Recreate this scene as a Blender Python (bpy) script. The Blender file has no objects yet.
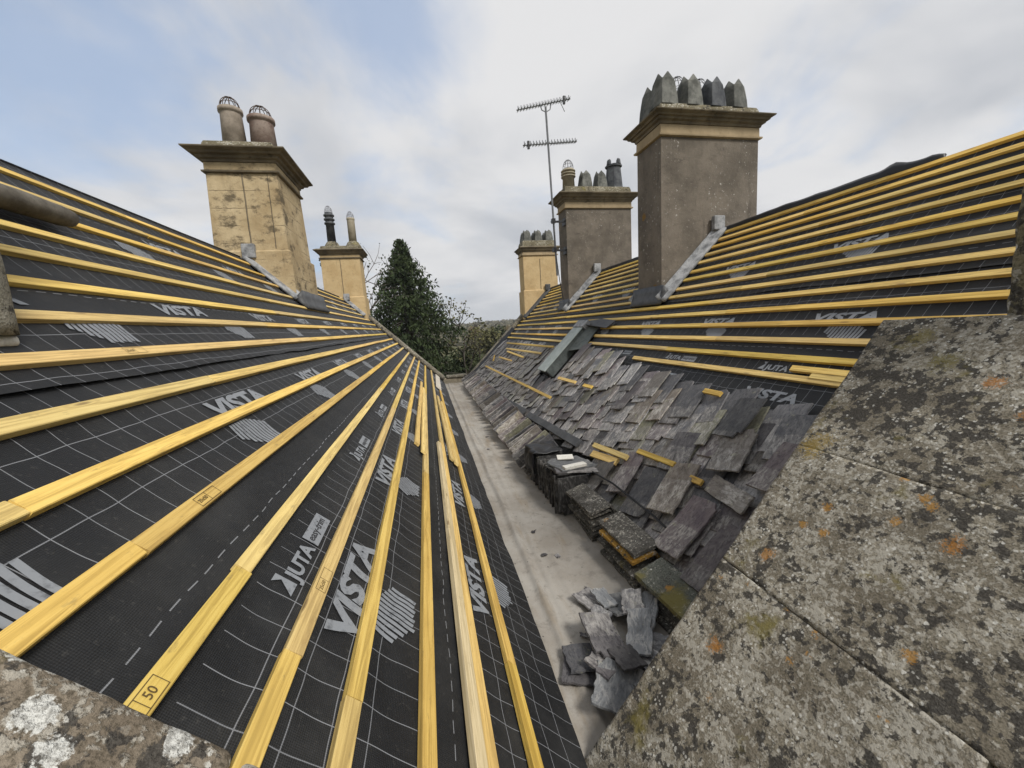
import bpy, bmesh, math, random
from mathutils import Vector, Matrix, noise as mn
random.seed(7)
R = math.radians
C = bpy.context.scene.collection
scene = bpy.context.scene

# ------------------------------------------------------------------ frames of the two roof slopes
P = R(44.57); CP, SP = math.cos(P), math.sin(P)
AL = Vector((-2.4449, 0, 1.2234)); DL = Vector((CP, 0, -SP)); NL = Vector((SP, 0, CP))
AR = Vector((4.1766, 0, 1.1319)); DR = Vector((-CP, 0, -SP)); NR = Vector((-SP, 0, CP))
SRL, SRR = .030, -.03            # ridge line of each slope
FAR = 13.35
GZ = -1.75                      # gutter floor
GROUND = -8.0
def PL(s, y, h=0):
    if s < SRL: return AL + DL*SRL + Vector((-CP, 0, -SP))*(SRL-s) + Vector((-SP*.6, 0, CP))*h + Vector((0, y, 0))
    return AL + DL*s + NL*h + Vector((0, y, 0))
def PR(s, y, h=0):
    if s < SRR: return AR + DR*SRR + Vector((CP, 0, -SP))*(SRR-s) + Vector((SP*.6, 0, CP))*h + Vector((0, y, 0))
    return AR + DR*s + NR*h + Vector((0, y, 0))
def frame(o, side):             # matrix: X along +Y world, Z along the slope's normal
    x = Vector((0, 1, 0)); z = NL if side == 'L' else NR; y = z.cross(x)
    m = Matrix((x, y, z)).transposed().to_4x4(); m.translation = o
    return m

# ------------------------------------------------------------------ mesh helpers
def obj(name, verts, faces, mats, parent=None, smooth=False, fm=None, matrix=None):
    me = bpy.data.meshes.new(name); me.from_pydata([tuple(v) for v in verts], [], faces)
    if not isinstance(mats, (list, tuple)): mats = [mats]
    for m in mats: me.materials.append(m)
    if fm:
        for p, i in zip(me.polygons, fm): p.material_index = i
    if smooth:
        for p in me.polygons: p.use_smooth = True
    me.update()
    o = bpy.data.objects.new(name, me); C.objects.link(o)
    if parent: o.parent = parent
    if matrix is not None: o.matrix_local = matrix
    return o
def tag(o, label=None, cat=None, group=None, kind=None):
    if label: o['label'] = label
    if cat: o['category'] = cat
    if group: o['group'] = group
    if kind: o['kind'] = kind
    return o
def empty(name, loc, label, cat, group=None):
    o = bpy.data.objects.new(name, None); C.objects.link(o); o.location = loc; o.empty_display_size = .1
    return tag(o, label, cat, group)
class MB:
    def __init__(s): s.v = []; s.f = []; s.m = []
    def add(s, vs, fs, mi=0):
        b = len(s.v); s.v += [Vector(v) for v in vs]; s.f += [tuple(i+b for i in f) for f in fs]; s.m += [mi]*len(fs)
    def box(s, c, d, rot=None, mi=0):
        hx, hy, hz = d[0]/2, d[1]/2, d[2]/2; vs = [Vector((x, y, z)) for x in (-hx, hx) for y in (-hy, hy) for z in (-hz, hz)]
        if rot is not None: vs = [rot @ v for v in vs]
        s.add([v+Vector(c) for v in vs], [(0,1,3,2),(4,6,7,5),(0,4,5,1),(2,3,7,6),(0,2,6,4),(1,5,7,3)], mi)
    def hexa(s, p, mi=0):       # p: 8 points, bottom ring then top ring
        s.add(p, [(3,2,1,0),(4,5,6,7),(0,1,5,4),(1,2,6,5),(2,3,7,6),(3,0,4,7)], mi)
    def tube(s, pts, r, n=8, cap=True, mi=0):
        pts = [Vector(p) for p in pts]; rs = r if isinstance(r, (list, tuple)) else [r]*len(pts); vs = []; fs = []
        for i, p in enumerate(pts):
            t = (pts[min(i+1, len(pts)-1)]-pts[max(i-1, 0)]).normalized()
            a = t.orthogonal().normalized() if i == 0 else (a - t*a.dot(t)).normalized(); b = t.cross(a)
            vs += [p+(a*math.cos(2*math.pi*k/n)+b*math.sin(2*math.pi*k/n))*rs[i] for k in range(n)]
        for i in range(len(pts)-1):
            for k in range(n): fs.append((i*n+k, i*n+(k+1) % n, (i+1)*n+(k+1) % n, (i+1)*n+k))
        if cap: fs.append(tuple(range(n))[::-1]); fs.append(tuple(range((len(pts)-1)*n, len(pts)*n)))
        s.add(vs, fs, mi)
    def rings(s, rings, cap=True, mi=0):   # rings: equal length lists of points
        n = len(rings[0]); vs = [p for r_ in rings for p in r_]; fs = []
        for i in range(len(rings)-1):
            for k in range(n): fs.append((i*n+k, i*n+(k+1) % n, (i+1)*n+(k+1) % n, (i+1)*n+k))
        if cap: fs.append(tuple(range(n))[::-1]); fs.append(tuple(range((len(rings)-1)*n, len(rings)*n)))
        s.add(vs, fs, mi)
    def build(s, name, mats, parent=None, smooth=False, matrix=None):
        return obj(name, s.v, s.f, mats, parent, smooth, s.m, matrix)
def bevel(o, w, seg=2):
    m = o.modifiers.new('bevel', 'BEVEL'); m.width = w; m.segments = seg; m.limit_method = 'ANGLE'; return o
def nz(x, y, z=0., sc=1.): return mn.noise(Vector((x*sc, y*sc, z*sc)))
def rock(name, d, r, res, amp, mats, parent=None, matrix=None, seed=0, skew=None, smooth=True):
    """rounded block, d = full dimensions, with a rough surface"""
    h = [x/2 for x in d]; idx = {}; vs = []; fs = []
    def vid(p):
        k = tuple(round(c, 5) for c in p)
        if k not in idx:
            idx[k] = len(vs); P_ = Vector(p)
            q = Vector([max(-(h[i]-r), min(h[i]-r, P_[i])) for i in range(3)]); dd = P_-q
            nrm = dd.normalized() if dd.length > 1e-9 else Vector((0, 0, 1))
            P_ = q+nrm*r
            s_ = Vector((seed*3.1, seed*1.7, seed*.9))
            a = mn.noise(P_*3+s_)*.9+mn.noise(P_*9+s_)*.55+mn.noise(P_*26+s_)*.28
            P_ = P_+nrm*a*amp
            if skew: P_ = skew(P_)
            vs.append(P_)
        return idx[k]
    for ax in range(3):
        u, v = (ax+1) % 3, (ax+2) % 3
        nu = max(2, int(d[u]/res)); nv = max(2, int(d[v]/res))
        for sg in (-1, 1):
            for i in range(nu):
                for j in range(nv):
                    q = []
                    for a, b in ((0,0),(1,0),(1,1),(0,1)):
                        p = [0,0,0]; p[ax] = sg*h[ax]; p[u] = -h[u]+d[u]*(i+a)/nu; p[v] = -h[v]+d[v]*(j+b)/nv
                        q.append(vid(p))
                    fs.append(tuple(q) if sg > 0 else tuple(q[::-1]))
    return obj(name, vs, fs, mats, parent, smooth, None, matrix)

# ------------------------------------------------------------------ material helpers
class M:
    def __init__(s, name, rough=.8, spec=.3):
        s.m = bpy.data.materials.new(name); s.m.use_nodes = True; s.t = s.m.node_tree; s.n = s.t.nodes
        s.b = s.n['Principled BSDF']; s.b.inputs['Roughness'].default_value = rough
        s.b.inputs['Specular IOR Level'].default_value = spec
        s.tc = s.n.new('ShaderNodeTexCoord'); s.h = None
    def lk(s, a, b): s.t.links.new(a, b)
    def val(s, sock, v):
        if isinstance(v, bpy.types.NodeSocket): s.lk(v, sock)
        elif isinstance(v, (tuple, list)) and len(v) == 3 and sock.type == 'RGBA': sock.default_value = (*v, 1)
        else: sock.default_value = v
    def obj(s, scale=(1,1,1), rnd=True):
        mp = s.n.new('ShaderNodeMapping'); s.lk(s.tc.outputs['Object'], mp.inputs[0]); mp.inputs['Scale'].default_value = scale
        if rnd:
            oi = s.n.new('ShaderNodeObjectInfo'); k = s.math('MULTIPLY', oi.outputs['Random'], 37.0); s.lk(k, mp.inputs['Location'])
        return mp.outputs[0]
    def world(s, scale=(1,1,1)):
        g = s.n.new('ShaderNodeNewGeometry'); mp = s.n.new('ShaderNodeMapping'); s.lk(g.outputs['Position'], mp.inputs[0]); mp.inputs['Scale'].default_value = scale
        return mp.outputs[0]
    def rand(s):
        return s.n.new('ShaderNodeObjectInfo').outputs['Random']
    def noise(s, vec, scale, detail=4, rough=.55, dist=0):
        n = s.n.new('ShaderNodeTexNoise'); s.lk(vec, n.inputs['Vector']); n.inputs['Scale'].default_value = scale
        n.inputs['Detail'].default_value = detail; n.inputs['Roughness'].default_value = rough; n.inputs['Distortion'].default_value = dist
        return n.outputs['Fac']
    def vor(s, vec, scale, out='Distance', rnd=1, feature='F1'):
        n = s.n.new('ShaderNodeTexVoronoi'); n.feature = feature; s.lk(vec, n.inputs['Vector']); n.inputs['Scale'].default_value = scale; n.inputs['Randomness'].default_value = rnd
        return n.outputs[out]
    def math(s, op, a, b=0., c=None):
        n = s.n.new('ShaderNodeMath'); n.operation = op; s.val(n.inputs[0], a); s.val(n.inputs[1], b)
        if c is not None: s.val(n.inputs[2], c)
        return n.outputs[0]
    def step(s, f, lo, hi):     # smooth 0..1
        n = s.n.new('ShaderNodeMapRange'); n.interpolation_type = 'SMOOTHSTEP'; s.val(n.inputs[0], f)
        n.inputs[1].default_value = lo; n.inputs[2].default_value = hi; return n.outputs[0]
    def mix(s, f, a, b, op='MIX'):
        n = s.n.new('ShaderNodeMix'); n.data_type = 'RGBA'; n.blend_type = op
        s.val(n.inputs[0], f); s.val(n.inputs[6], a); s.val(n.inputs[7], b); return n.outputs[2]
    def ramp(s, f, st):
        n = s.n.new('ShaderNodeValToRGB'); s.lk(f, n.inputs[0]); e = n.color_ramp.elements
        while len(e) < len(st): e.new(.5)
        for el, (p, c) in zip(e, st): el.position = p; el.color = (*c, 1)
        return n.outputs[0]
    def hsv(s, col, h=.5, sa=1., v=1.):
        n = s.n.new('ShaderNodeHueSaturation'); s.val(n.inputs['Color'], col); s.val(n.inputs['Hue'], h); s.val(n.inputs['Saturation'], sa); s.val(n.inputs['Value'], v); return n.outputs[0]
    def sep(s, vec):
        n = s.n.new('ShaderNodeSeparateXYZ'); s.lk(vec, n.inputs[0]); return n.outputs
    def col(s, c): s.val(s.b.inputs['Base Color'], c); return s
    def rough(s, v): s.val(s.b.inputs['Roughness'], v); return s
    def bump(s, h, strength=.5, dist=.01):
        n = s.n.new('ShaderNodeBump'); n.inputs['Strength'].default_value = strength; n.inputs['Distance'].default_value = dist
        s.lk(h, n.inputs['Height'])
        if s.h is not None: s.lk(s.h, n.inputs['Normal'])
        s.h = n.outputs[0]; s.lk(s.h, s.b.inputs['Normal']); return s

# ---- yellow batten timber
def wood(name, c0, c1, c2, stain=True):
    m = M(name, .62, .3); v = m.obj((1,1,1)); g = m.obj((1.2, 34, 34))
    grain = m.noise(g, 1.6, 6, .68, .9); broad = m.noise(v, 2.2, 3)
    col = m.ramp(grain, [(.32, tuple(q_*.82 for q_ in c0)), (.44, c0), (.54, c1), (.72, c2)])
    col = m.mix(m.math('MULTIPLY', m.step(broad, .45, .75), .45), col, c0)
    kv = m.obj((2.6, 15, 6)); kn = m.vor(kv, 1.0); kn2 = m.step(kn, .13, .05)
    ring = m.step(m.math('ABSOLUTE', m.math('SUBTRACT', kn, .16)), .05, .0)
    col = m.mix(m.math('MULTIPLY', ring, .35), col, (c0[0]*.75, c0[1]*.66, c0[2]*.5))
    col = m.mix(m.math('MULTIPLY', kn2, .75), col, (.17, .085, .02))
    dirt = m.step(m.noise(m.obj((4, 14, 14)), 3, 6, .75), .58, .70)
    col = m.mix(m.math('MULTIPLY', dirt, .42), col, (.16, .12, .06))
    r = m.rand(); r2 = m.math('FRACT', m.math('MULTIPLY', r, 17.3))
    col = m.hsv(col, m.math('ADD', .494, m.math('MULTIPLY', r, .014)), m.math('ADD', .78, m.math('MULTIPLY', r2, .18)), m.math('ADD', .80, m.math('MULTIPLY', m.math('FRACT', m.math('MULTIPLY', r, 7.9)), .34)))
    return m.col(col).bump(grain, .25, .004).m
BATTEN = wood('yellow_treated_pine', (.52, .325, .045), (.71, .465, .075), (.78, .55, .125))
PALE = wood('pale_pine', (.46, .33, .15), (.60, .45, .23), (.68, .53, .30))

# ---- roofing membrane: woven, with the printed grid
def membrane(name, vis, seed):
    m = M(name, .55, .35)
    uv = m.n.new('ShaderNodeUVMap'); uv.uv_map = 'UVMap'; wob = m.n.new('ShaderNodeTexNoise'); m.lk(uv.outputs[0], wob.inputs['Vector']); wob.inputs['Scale'].default_value = 4.5; wob.inputs['Detail'].default_value = 1
    vm = m.n.new('ShaderNodeVectorMath'); vm.operation = 'MULTIPLY_ADD'; m.lk(wob.outputs['Color'], vm.inputs[0]); vm.inputs[1].default_value = (.02, .02, 0); m.lk(uv.outputs[0], vm.inputs[2])
    u, v, _ = m.sep(vm.outputs[0])
    def line(x, period, w, off=0.):
        t = m.math('FRACT', m.math('ADD', m.math('DIVIDE', x, period), off+40.0)); d = m.math('ABSOLUTE', m.math('SUBTRACT', t, .5))
        return m.math('LESS_THAN', d, w/period)
    # roll repeats every 0.86 m down the slope: grid 0..0.62, plain band with one dashed line in the middle
    k = m.math('MULTIPLY', m.math('FRACT', m.math('ADD', m.math('DIVIDE', v, .86), seed+10.0)), .86)
    ingrid = m.math('LESS_THAN', k, .60)
    longin = m.math('MULTIPLY', m.math('GREATER_THAN', k, .07), m.math('LESS_THAN', k, .54))
    cross = m.math('MULTIPLY', line(u, .098, .0013), ingrid)
    lng = m.math('MULTIPLY', line(k, .105, .0013, .3), longin)
    dash = m.math('MULTIPLY', m.math('LESS_THAN', m.math('ABSOLUTE', m.math('SUBTRACT', k, .735)), .0016), m.math('GREATER_THAN', m.math('FRACT', m.math('ADD', m.math('DIVIDE', u, .075), 50.)), .42))
    ln = m.math('MAXIMUM', m.math('MAXIMUM', cross, lng), dash)
    dust = m.noise(m.world(), 3.0, 5, .65); fine = m.noise(m.world(), 60, 3, .6)
    base = m.mix(m.step(dust, .4, .8), (.010, .0105, .0115), (.028, .028, .0275))
    base = m.mix(m.math('MULTIPLY', m.step(fine, .60, .78), .3), base, (.10, .095, .085))
    col = m.mix(m.math('MULTIPLY', ln, .58), base, (.33, .34, .36))
    m.col(col).rough(m.math('ADD', .46, m.math('MULTIPLY', dust, .25)))
    a = m.math('SINE', m.math('MULTIPLY', m.math('ADD', u, v), 2*math.pi/.0105)); b = m.math('SINE', m.math('MULTIPLY', m.math('SUBTRACT', u, v), 2*math.pi/.0105))
    m.bump(m.math('MULTIPLY', a, b), .35, .0018); m.bump(m.noise(m.world(), 14, 3), .35, .012)
    return m.m
MEMB = [membrane('black_roof_membrane_%s' % w, 1, sd) for w, sd in (('a', .25), ('b', .849), ('c', .849), ('d', .506))]
_p = M('membrane_print', .6); _p.col(_p.mix(_p.step(_p.noise(_p.world(), 40, 4), .5, .8), (.225, .238, .255), (.085, .09, .098))); PRINT = _p.m
_p = M('print_dark', .6); PDARK = _p.col((.03, .03, .033)).m
_p = M('stamp_ink', .7); INK = _p.col((.10, .065, .022)).m

# ---- lichen covered stone
def lichen(name, base0, base1, dark=.5, white=.5, crust=.5, orange=.5, moss=.3, sc=1., rnd=True, blob=0, patches=()):
    m = M(name, .92, .15); v = m.obj((1,1,1), rnd)
    warp = m.n.new('ShaderNodeTexNoise'); m.lk(v, warp.inputs['Vector']); warp.inputs['Scale'].default_value = 22*sc; warp.inputs['Detail'].default_value = 3
    wm = m.n.new('ShaderNodeVectorMath'); wm.operation = 'MULTIPLY_ADD'; m.lk(warp.outputs['Color'], wm.inputs[0]); wm.inputs[1].default_value = (.020/sc,)*3; m.lk(v, wm.inputs[2]); w = wm.outputs[0]
    n1 = m.noise(v, 3.2*sc, 6, .6); n2 = m.noise(w, 11*sc, 6, .66); n3 = m.noise(w, 26*sc, 5, .65); n4 = m.noise(v, 70*sc, 4, .65); big = m.noise(v, 1.3*sc, 2)
    col = m.mix(m.step(n1, .33, .68), base0, base1)
    col = m.mix(m.math('MULTIPLY', m.step(n4, .44, .64), .75), col, (base0[0]*.42, base0[1]*.43, base0[2]*.4))
    # pale grey-white crust
    cr = m.math('MULTIPLY', m.step(m.math('ADD', n3, m.math('ADD', m.math('MULTIPLY', m.math('SUBTRACT', n1, .5), .3), m.math('MULTIPLY', m.math('SUBTRACT', .5, big), .3))), .60-.12*crust, .67-.1*crust), .75)
    col = m.mix(m.math('MULTIPLY', cr, .8), col, (.46, .435, .375))
    # black lichen in clumps
    dk = m.step(m.math('ADD', n2, m.math('MULTIPLY', m.math('SUBTRACT', big, .5), .40)), .63-.14*dark, .67-.13*dark)
    col = m.mix(m.math('MULTIPLY', dk, .9), col, m.mix(m.step(n4, .4, .65), (.028, .026, .024), (.085, .078, .068)))
    # white flecks and rosettes
    vd = m.vor(w, 34*sc); vc = m.sep(m.vor(w, 34*sc, 'Color'))
    wf = m.math('MULTIPLY', m.step(m.math('ADD', vd, m.math('MULTIPLY', m.math('SUBTRACT', n4, .5), .9)), .40, .26), m.math('GREATER_THAN', vc[0], 1-.22*white))
    wf = m.math('MULTIPLY', wf, m.step(n1, .36, .56))
    col = m.mix(m.math('MULTIPLY', wf, .85), col, (.60, .585, .53))
    vd2 = m.vor(w, 9*sc); vc2 = m.sep(m.vor(w, 9*sc, 'Color'))
    if blob:
        ros = m.math('MULTIPLY', m.step(m.math('ADD', vd2, m.math('MULTIPLY', m.math('SUBTRACT', n4, .5), .5)), .46, .38), m.math('GREATER_THAN', vc2[1], 1-blob))
        col = m.mix(m.math('MULTIPLY', ros, .9), col, m.mix(m.step(n4, .4, .6), (.66, .66, .62), (.34, .335, .31)))
    # orange spots
    vd3 = m.vor(w, 7*sc); vc3 = m.sep(m.vor(w, 7*sc, 'Color'))
    oe = m.math('ADD', m.math('MULTIPLY', m.math('SUBTRACT', n4, .5), .8), m.math('MULTIPLY', m.math('SUBTRACT', n3, .5), .6))
    org = m.math('MULTIPLY', m.step(m.math('ADD', vd3, oe), .32, .16), m.math('GREATER_THAN', vc3[2], 1-.15*orange))
    col = m.mix(m.math('MULTIPLY', org, .75), col, m.mix(n4, (.42, .17, .03), (.36, .24, .06)))
    for pp_, pr_, pc_ in patches:
        g_ = m.n.new('ShaderNodeNewGeometry'); dd_ = m.n.new('ShaderNodeVectorMath'); dd_.operation = 'DISTANCE'; m.lk(g_.outputs['Position'], dd_.inputs[0]); dd_.inputs[1].default_value = pp_
        e_ = m.math('ADD', m.math('DIVIDE', dd_.outputs['Value'], pr_), m.math('ADD', m.math('MULTIPLY', m.math('SUBTRACT', n2, .5), 3.0), m.math('MULTIPLY', m.math('SUBTRACT', n4, .5), 4.5)))
        col = m.mix(m.math('MULTIPLY', m.step(e_, .95, .35), .72), col, m.mix(n4, tuple(q_*.55 for q_ in pc_), pc_))
    ms = m.math('MULTIPLY', m.step(m.noise(v, 2.3*sc, 5, .65), .66-.12*moss, .78-.1*moss), .7)
    col = m.mix(ms, col, m.mix(n4, (.13, .11, .02), (.25, .21, .06)))
    m.col(col)
    hh = m.math('ADD', m.math('MULTIPLY', n4, .6), m.math('ADD', m.math('MULTIPLY', n3, 1.0), m.math('MULTIPLY', cr, .35)))
    return m.bump(hh, .8, .012/sc).m
COPE_R = lichen('lichened_coping_stone', (.19, .165, .125), (.32, .288, .225), .86, 1.15, .85, .45, .55, 2.3, True, 0, [(PR(3.02, 1.39, .56), .075, (.36, .25, .05)), (PR(2.60, 1.0, .56), .03, (.50, .20, .03)), (PR(2.72, .86, .56), .035, (.50, .21, .03)), (PR(2.52, 1.18, .56), .06, (.22, .19, .06)), (PR(3.22, .82, .56), .03, (.48, .2, .03)), (PR(3.55, 1.25, .56), .03, (.46, .2, .03)), (PR(3.95, 1.18, .56), .032, (.50, .21, .03)), (PR(2.40, 1.32, .56), .05, (.24, .20, .06)), (PR(2.38, .85, .56), .07, (.22, .19, .05))])
COPE_L = lichen('lichened_coping_brown', (.150, .122, .090), (.25, .21, .16), .88, .5, .5, .0, .12, 1.55, True, .26)
MOSSY = lichen('mossy_stone', (.17, .15, .095), (.26, .23, .16), .75, .5, .5, .1, .75)
VERGE = lichen('weathered_coping', (.15, .135, .105), (.25, .225, .175), .5, .3, .3, .0, .2)
RIDGE = lichen('old_ridge_tile', (.075, .07, .062), (.15, .142, .128), .5, .28, .4, .1, .5, 2.0)
ROLL = lichen('grey_stone_roll', (.23, .215, .175), (.33, .31, .26), .25, .1, .3, .0, .1, 2.)

# ---- ashlar and render for the chimneys
def masonry(name, c0, c1, stain, dark, spots=False, joints=True, cz=.24):
    m = M(name, .9, .15); v = m.world(); n1 = m.noise(v, 2.4, 6, .62); n2 = m.noise(v, 14, 5, .65); n3 = m.noise(m.world((2, 2, 3.2)), 1.7, 8, .72); n4 = m.noise(v, 60, 3, .6)
    col = m.mix(m.step(n1, .3, .7), c0, c1)
    col = m.mix(m.math('MULTIPLY', m.step(n2, .5, .75), .4), col, (c0[0]*.6, c0[1]*.58, c0[2]*.55))
    st = m.math('MULTIPLY', m.step(n3, .66-stain*.2, .80-stain*.2), .85)
    col = m.mix(st, col, dark)
    vs = m.noise(m.world((7, 7, .9)), 1.3, 4, .6); col = m.mix(m.math('MULTIPLY', m.step(vs, .6, .78), .5), col, dark)
    hh = m.math('ADD', n2, m.math('MULTIPLY', n4, .5))
    if joints:
        x, y, z = m.sep(v)
        zz = m.math('ADD', z, m.math('MULTIPLY', m.math('SUBTRACT', n2, .5), .03))
        t = m.math('ABSOLUTE', m.math('SUBTRACT', m.math('FRACT', m.math('DIVIDE', m.math('ADD', zz, 10.03), cz)), .5)); j = m.step(t, .035, .012)
        j = m.math('MULTIPLY', j, m.step(n1, .42, .62))
        col = m.mix(m.math('MULTIPLY', j, .6), col, (dark[0], dark[1]*.95, dark[2]*.9)); hh = m.math('SUBTRACT', hh, m.math('MULTIPLY', j, .6))
    if spots:
        fk = m.math('MULTIPLY', m.step(m.noise(v, 21, 6, .75), .595, .64), m.step(m.noise(m.world((1.6, 1.6, .7)), 1.5, 3), .46, .62))
        col = m.mix(m.math('MULTIPLY', fk, .8), col, (.46, .44, .40))
        vd = m.vor(v, 3.2); vc = m.sep(m.vor(v, 3.2, 'Color'))
        sp = m.math('MULTIPLY', m.step(m.math('ADD', vd, m.math('MULTIPLY', m.math('SUBTRACT', n4, .5), .3)), .2, .12), m.math('GREATER_THAN', vc[1], .8))
        col = m.mix(m.math('MULTIPLY', sp, .7), col, (.22, .12, .02))
    return m.col(col).bump(hh, .6, .012).m
BATH = masonry('bath_stone', (.35, .265, .15), (.51, .41, .255), .80, (.085, .068, .045), False, True, .235)
BATH2 = masonry('bath_stone_clean', (.43, .31, .16), (.54, .41, .23), .22, (.13, .105, .07), False, False)
RENDER = masonry('grey_render', (.105, .091, .074), (.18, .155, .126), .42, (.07, .06, .05), True, False)
CORN = masonry('cornice_stone', (.10, .085, .062), (.21, .175, .12), .6, (.04, .036, .03), False, False)
FRIEZE = masonry('frieze_stone', (.30, .235, .145), (.42, .33, .21), .35, (.10, .085, .065), False, False)
FLAUN = lichen('flaunching', (.15, .13, .085), (.24, .21, .14), .5, .4, .4, .1, .6, 1.6)
def simple(name, c0, c1, sc=8, rough=.8, spec=.3, bump=.4, metal=0):
    m = M(name, rough, spec); v = m.obj(); n = m.noise(v, sc, 6, .65); n2 = m.noise(v, sc*6, 3)
    col = m.mix(m.step(n, .3, .7), c0, c1); col = m.mix(m.math('MULTIPLY', m.step(n2, .5, .75), .4), col, tuple(c*.5 for c in c0))
    m.b.inputs['Metallic'].default_value = metal
    return m.col(col).bump(m.math('ADD', n, m.math('MULTIPLY', n2, .3)), bump, .008).m
POT_CLAY = simple('buff_clay_pot', (.22, .185, .145), (.37, .315, .26), 7); POT_RED = simple('reddish_clay_pot', (.15, .095, .075), (.30, .245, .205), 5)
POT_GREY = simple('grey_green_pot', (.06, .062, .055), (.185, .185, .165), 6); POT_DARK = simple('sooty_pot', (.035, .038, .045), (.11, .115, .12), 7); POT_STONE = simple('pale_stone_pot', (.27, .235, .165), (.36, .32, .24), 9)
LEAD = simple('weathered_lead', (.11, .115, .12), (.36, .365, .37), 8, .6, .4, .5); LEADDK = simple('dark_lead', (.045, .047, .05), (.085, .087, .09), 6, .55, .4)
LEADGR = simple('green_grey_lead', (.26, .30, .285), (.38, .42, .405), 5, .55, .4, .25); LEADGRDK = simple('dark_green_grey_lead', (.06, .07, .068), (.12, .135, .13), 6, .6)  # pale lead for the lid, darker green-grey lead for box and side flashing
WIRE = simple('galvanised_wire', (.20, .20, .21), (.33, .33, .34), 30, .45, .5, .1, .6); RUST = simple('rusty_wire', (.06, .04, .03), (.10, .07, .05), 30, .7)
ALU = simple('dull_aluminium', (.13, .135, .14), (.21, .215, .22), 20, .5, .5, .1, .4); BLACK = simple('black_plastic', (.008, .008, .009), (.016, .016, .018), 8, .45, .4)
WHITE = simple('white_tile', (.62, .60, .54), (.72, .70, .64), 9, .5); RUNG = simple('old_grey_wood', (.075, .065, .052), (.16, .145, .12), 9, .85)
MORTAR = simple('mortar', (.20, .17, .12), (.33, .29, .22), 9, .95); WALL = masonry('house_wall', (.38, .28, .15), (.48, .37, .21), .3, (.12, .1, .07))
DECK = simple('roof_boarding', (.03, .028, .025), (.06, .055, .05), 4)
# gutter
m = M('gutter_fleece', .95, .1); v = m.world(); n1 = m.noise(v, 2.2, 6, .65); n2 = m.noise(v, 13, 6, .7); n3 = m.noise(v, 90, 2); st = m.noise(m.world((5, .9, 5)), 1.6, 5, .65)
c = m.mix(m.step(n1, .3, .7), (.25, .225, .192), (.335, .315, .282)); c = m.mix(m.math('MULTIPLY', m.step(st, .5, .72), .6), c, (.22, .175, .12)); c = m.mix(m.math('MULTIPLY', m.step(n2, .52, .70), .55), c, (.16, .145, .125))
bits = m.math('MULTIPLY', m.step(m.vor(v, 22), .16, .08), m.math('GREATER_THAN', m.sep(m.vor(v, 22, 'Color'))[0], .86)); c = m.mix(m.math('MULTIPLY', bits, .8), c, (.07, .065, .06))
GUT = m.col(c).bump(m.math('ADD', n2, m.math('MULTIPLY', n3, .4)), .5, .008).m
# slates
def slate(name, c0, c1, stain, lich, two=True):
    m = M(name, .62, .3); v = m.obj(); n1 = m.noise(v, 5, 5, .6); n2 = m.noise(m.obj((3.5, 7, 7)), 2.2, 7, .72, 1.0); n3 = m.noise(v, 45, 4, .65); n4 = m.noise(v, 10, 6, .7); n5 = m.noise(m.obj((9, 22, 22)), 3.0, 6, .75)
    r = m.rand(); r2 = m.math('FRACT', m.math('MULTIPLY', r, 13.7)); r3 = m.math('FRACT', m.math('MULTIPLY', r, 71.3)); col = m.mix(m.step(n1, .3, .7), c0, c1)
    st = m.math('MULTIPLY', m.step(n2, .46, .60), stain)
    if two:      # the weathered half and the half that lay covered
        x, y, z = m.sep(m.tc.outputs['Object'])
        e = m.math('ADD', m.math('ADD', x, m.math('MULTIPLY', m.math('SUBTRACT', n4, .5), .05)), m.math('MULTIPLY', m.math('SUBTRACT', r2, .5), .3))
        half = m.step(e, -.006, .006); half = m.math('ADD', .25, m.math('MULTIPLY', half, .75))
        st = m.math('MULTIPLY', st, half); wz = m.math('MULTIPLY', m.math('MULTIPLY', half, .62), m.step(n4, .30, .60)); col = m.mix(wz, col, (.26, .248, .235))
    st = m.math('MULTIPLY', st, m.step(n5, .36, .56)); col = m.mix(st, col, (.44, .425, .40))
    col = m.mix(m.math('MULTIPLY', m.step(n5, .50, .38), .55), col, tuple(x_*.5 for x_ in c0))
    col = m.mix(m.math('MULTIPLY', m.step(n2, .44, .30), .65), col, tuple(x_*.42 for x_ in c0))
    fl = m.step(m.noise(v, 16, 5, .7), .66-lich*.16, .75-lich*.12); col = m.mix(m.math('MULTIPLY', fl, .75), col, m.mix(n3, (.20, .205, .13), (.42, .41, .34)))
    col = m.hsv(col, .5, m.math('ADD', .8, m.math('MULTIPLY', r3, .7)), m.math('ADD', .55, m.math('MULTIPLY', r2, .95)))
    return m.col(col).rough(m.math('ADD', .42, m.math('MULTIPLY', n1, .4))).bump(m.math('ADD', m.math('ADD', n2, m.math('MULTIPLY', n5, .7)), m.math('MULTIPLY', n3, .3)), .7, .008).m
SLATES = [('purple-grey', slate('purple_grey_slate', (.098, .083, .090), (.148, .127, .132), .7, .3)), ('blue-grey', slate('blue_grey_slate', (.082, .083, .091), (.13, .13, .137), .65, .25)),
          ('brownish grey', slate('brown_grey_slate', (.115, .102, .09), (.175, .155, .135), .75, .5)), ('dark grey', slate('dark_slate', (.052, .049, .053), (.085, .08, .085), .4, .1)),
          ('pale lichened', slate('lichened_slate', (.14, .138, .105), (.215, .21, .165), .7, .9))]
SDARK = slate('black_edge_slate', (.018, .017, .017), (.04, .038, .036), .22, .1, False)
SGREY = slate('clean_grey_slate', (.13, .135, .14), (.20, .205, .21), .45, .1, False)

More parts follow.
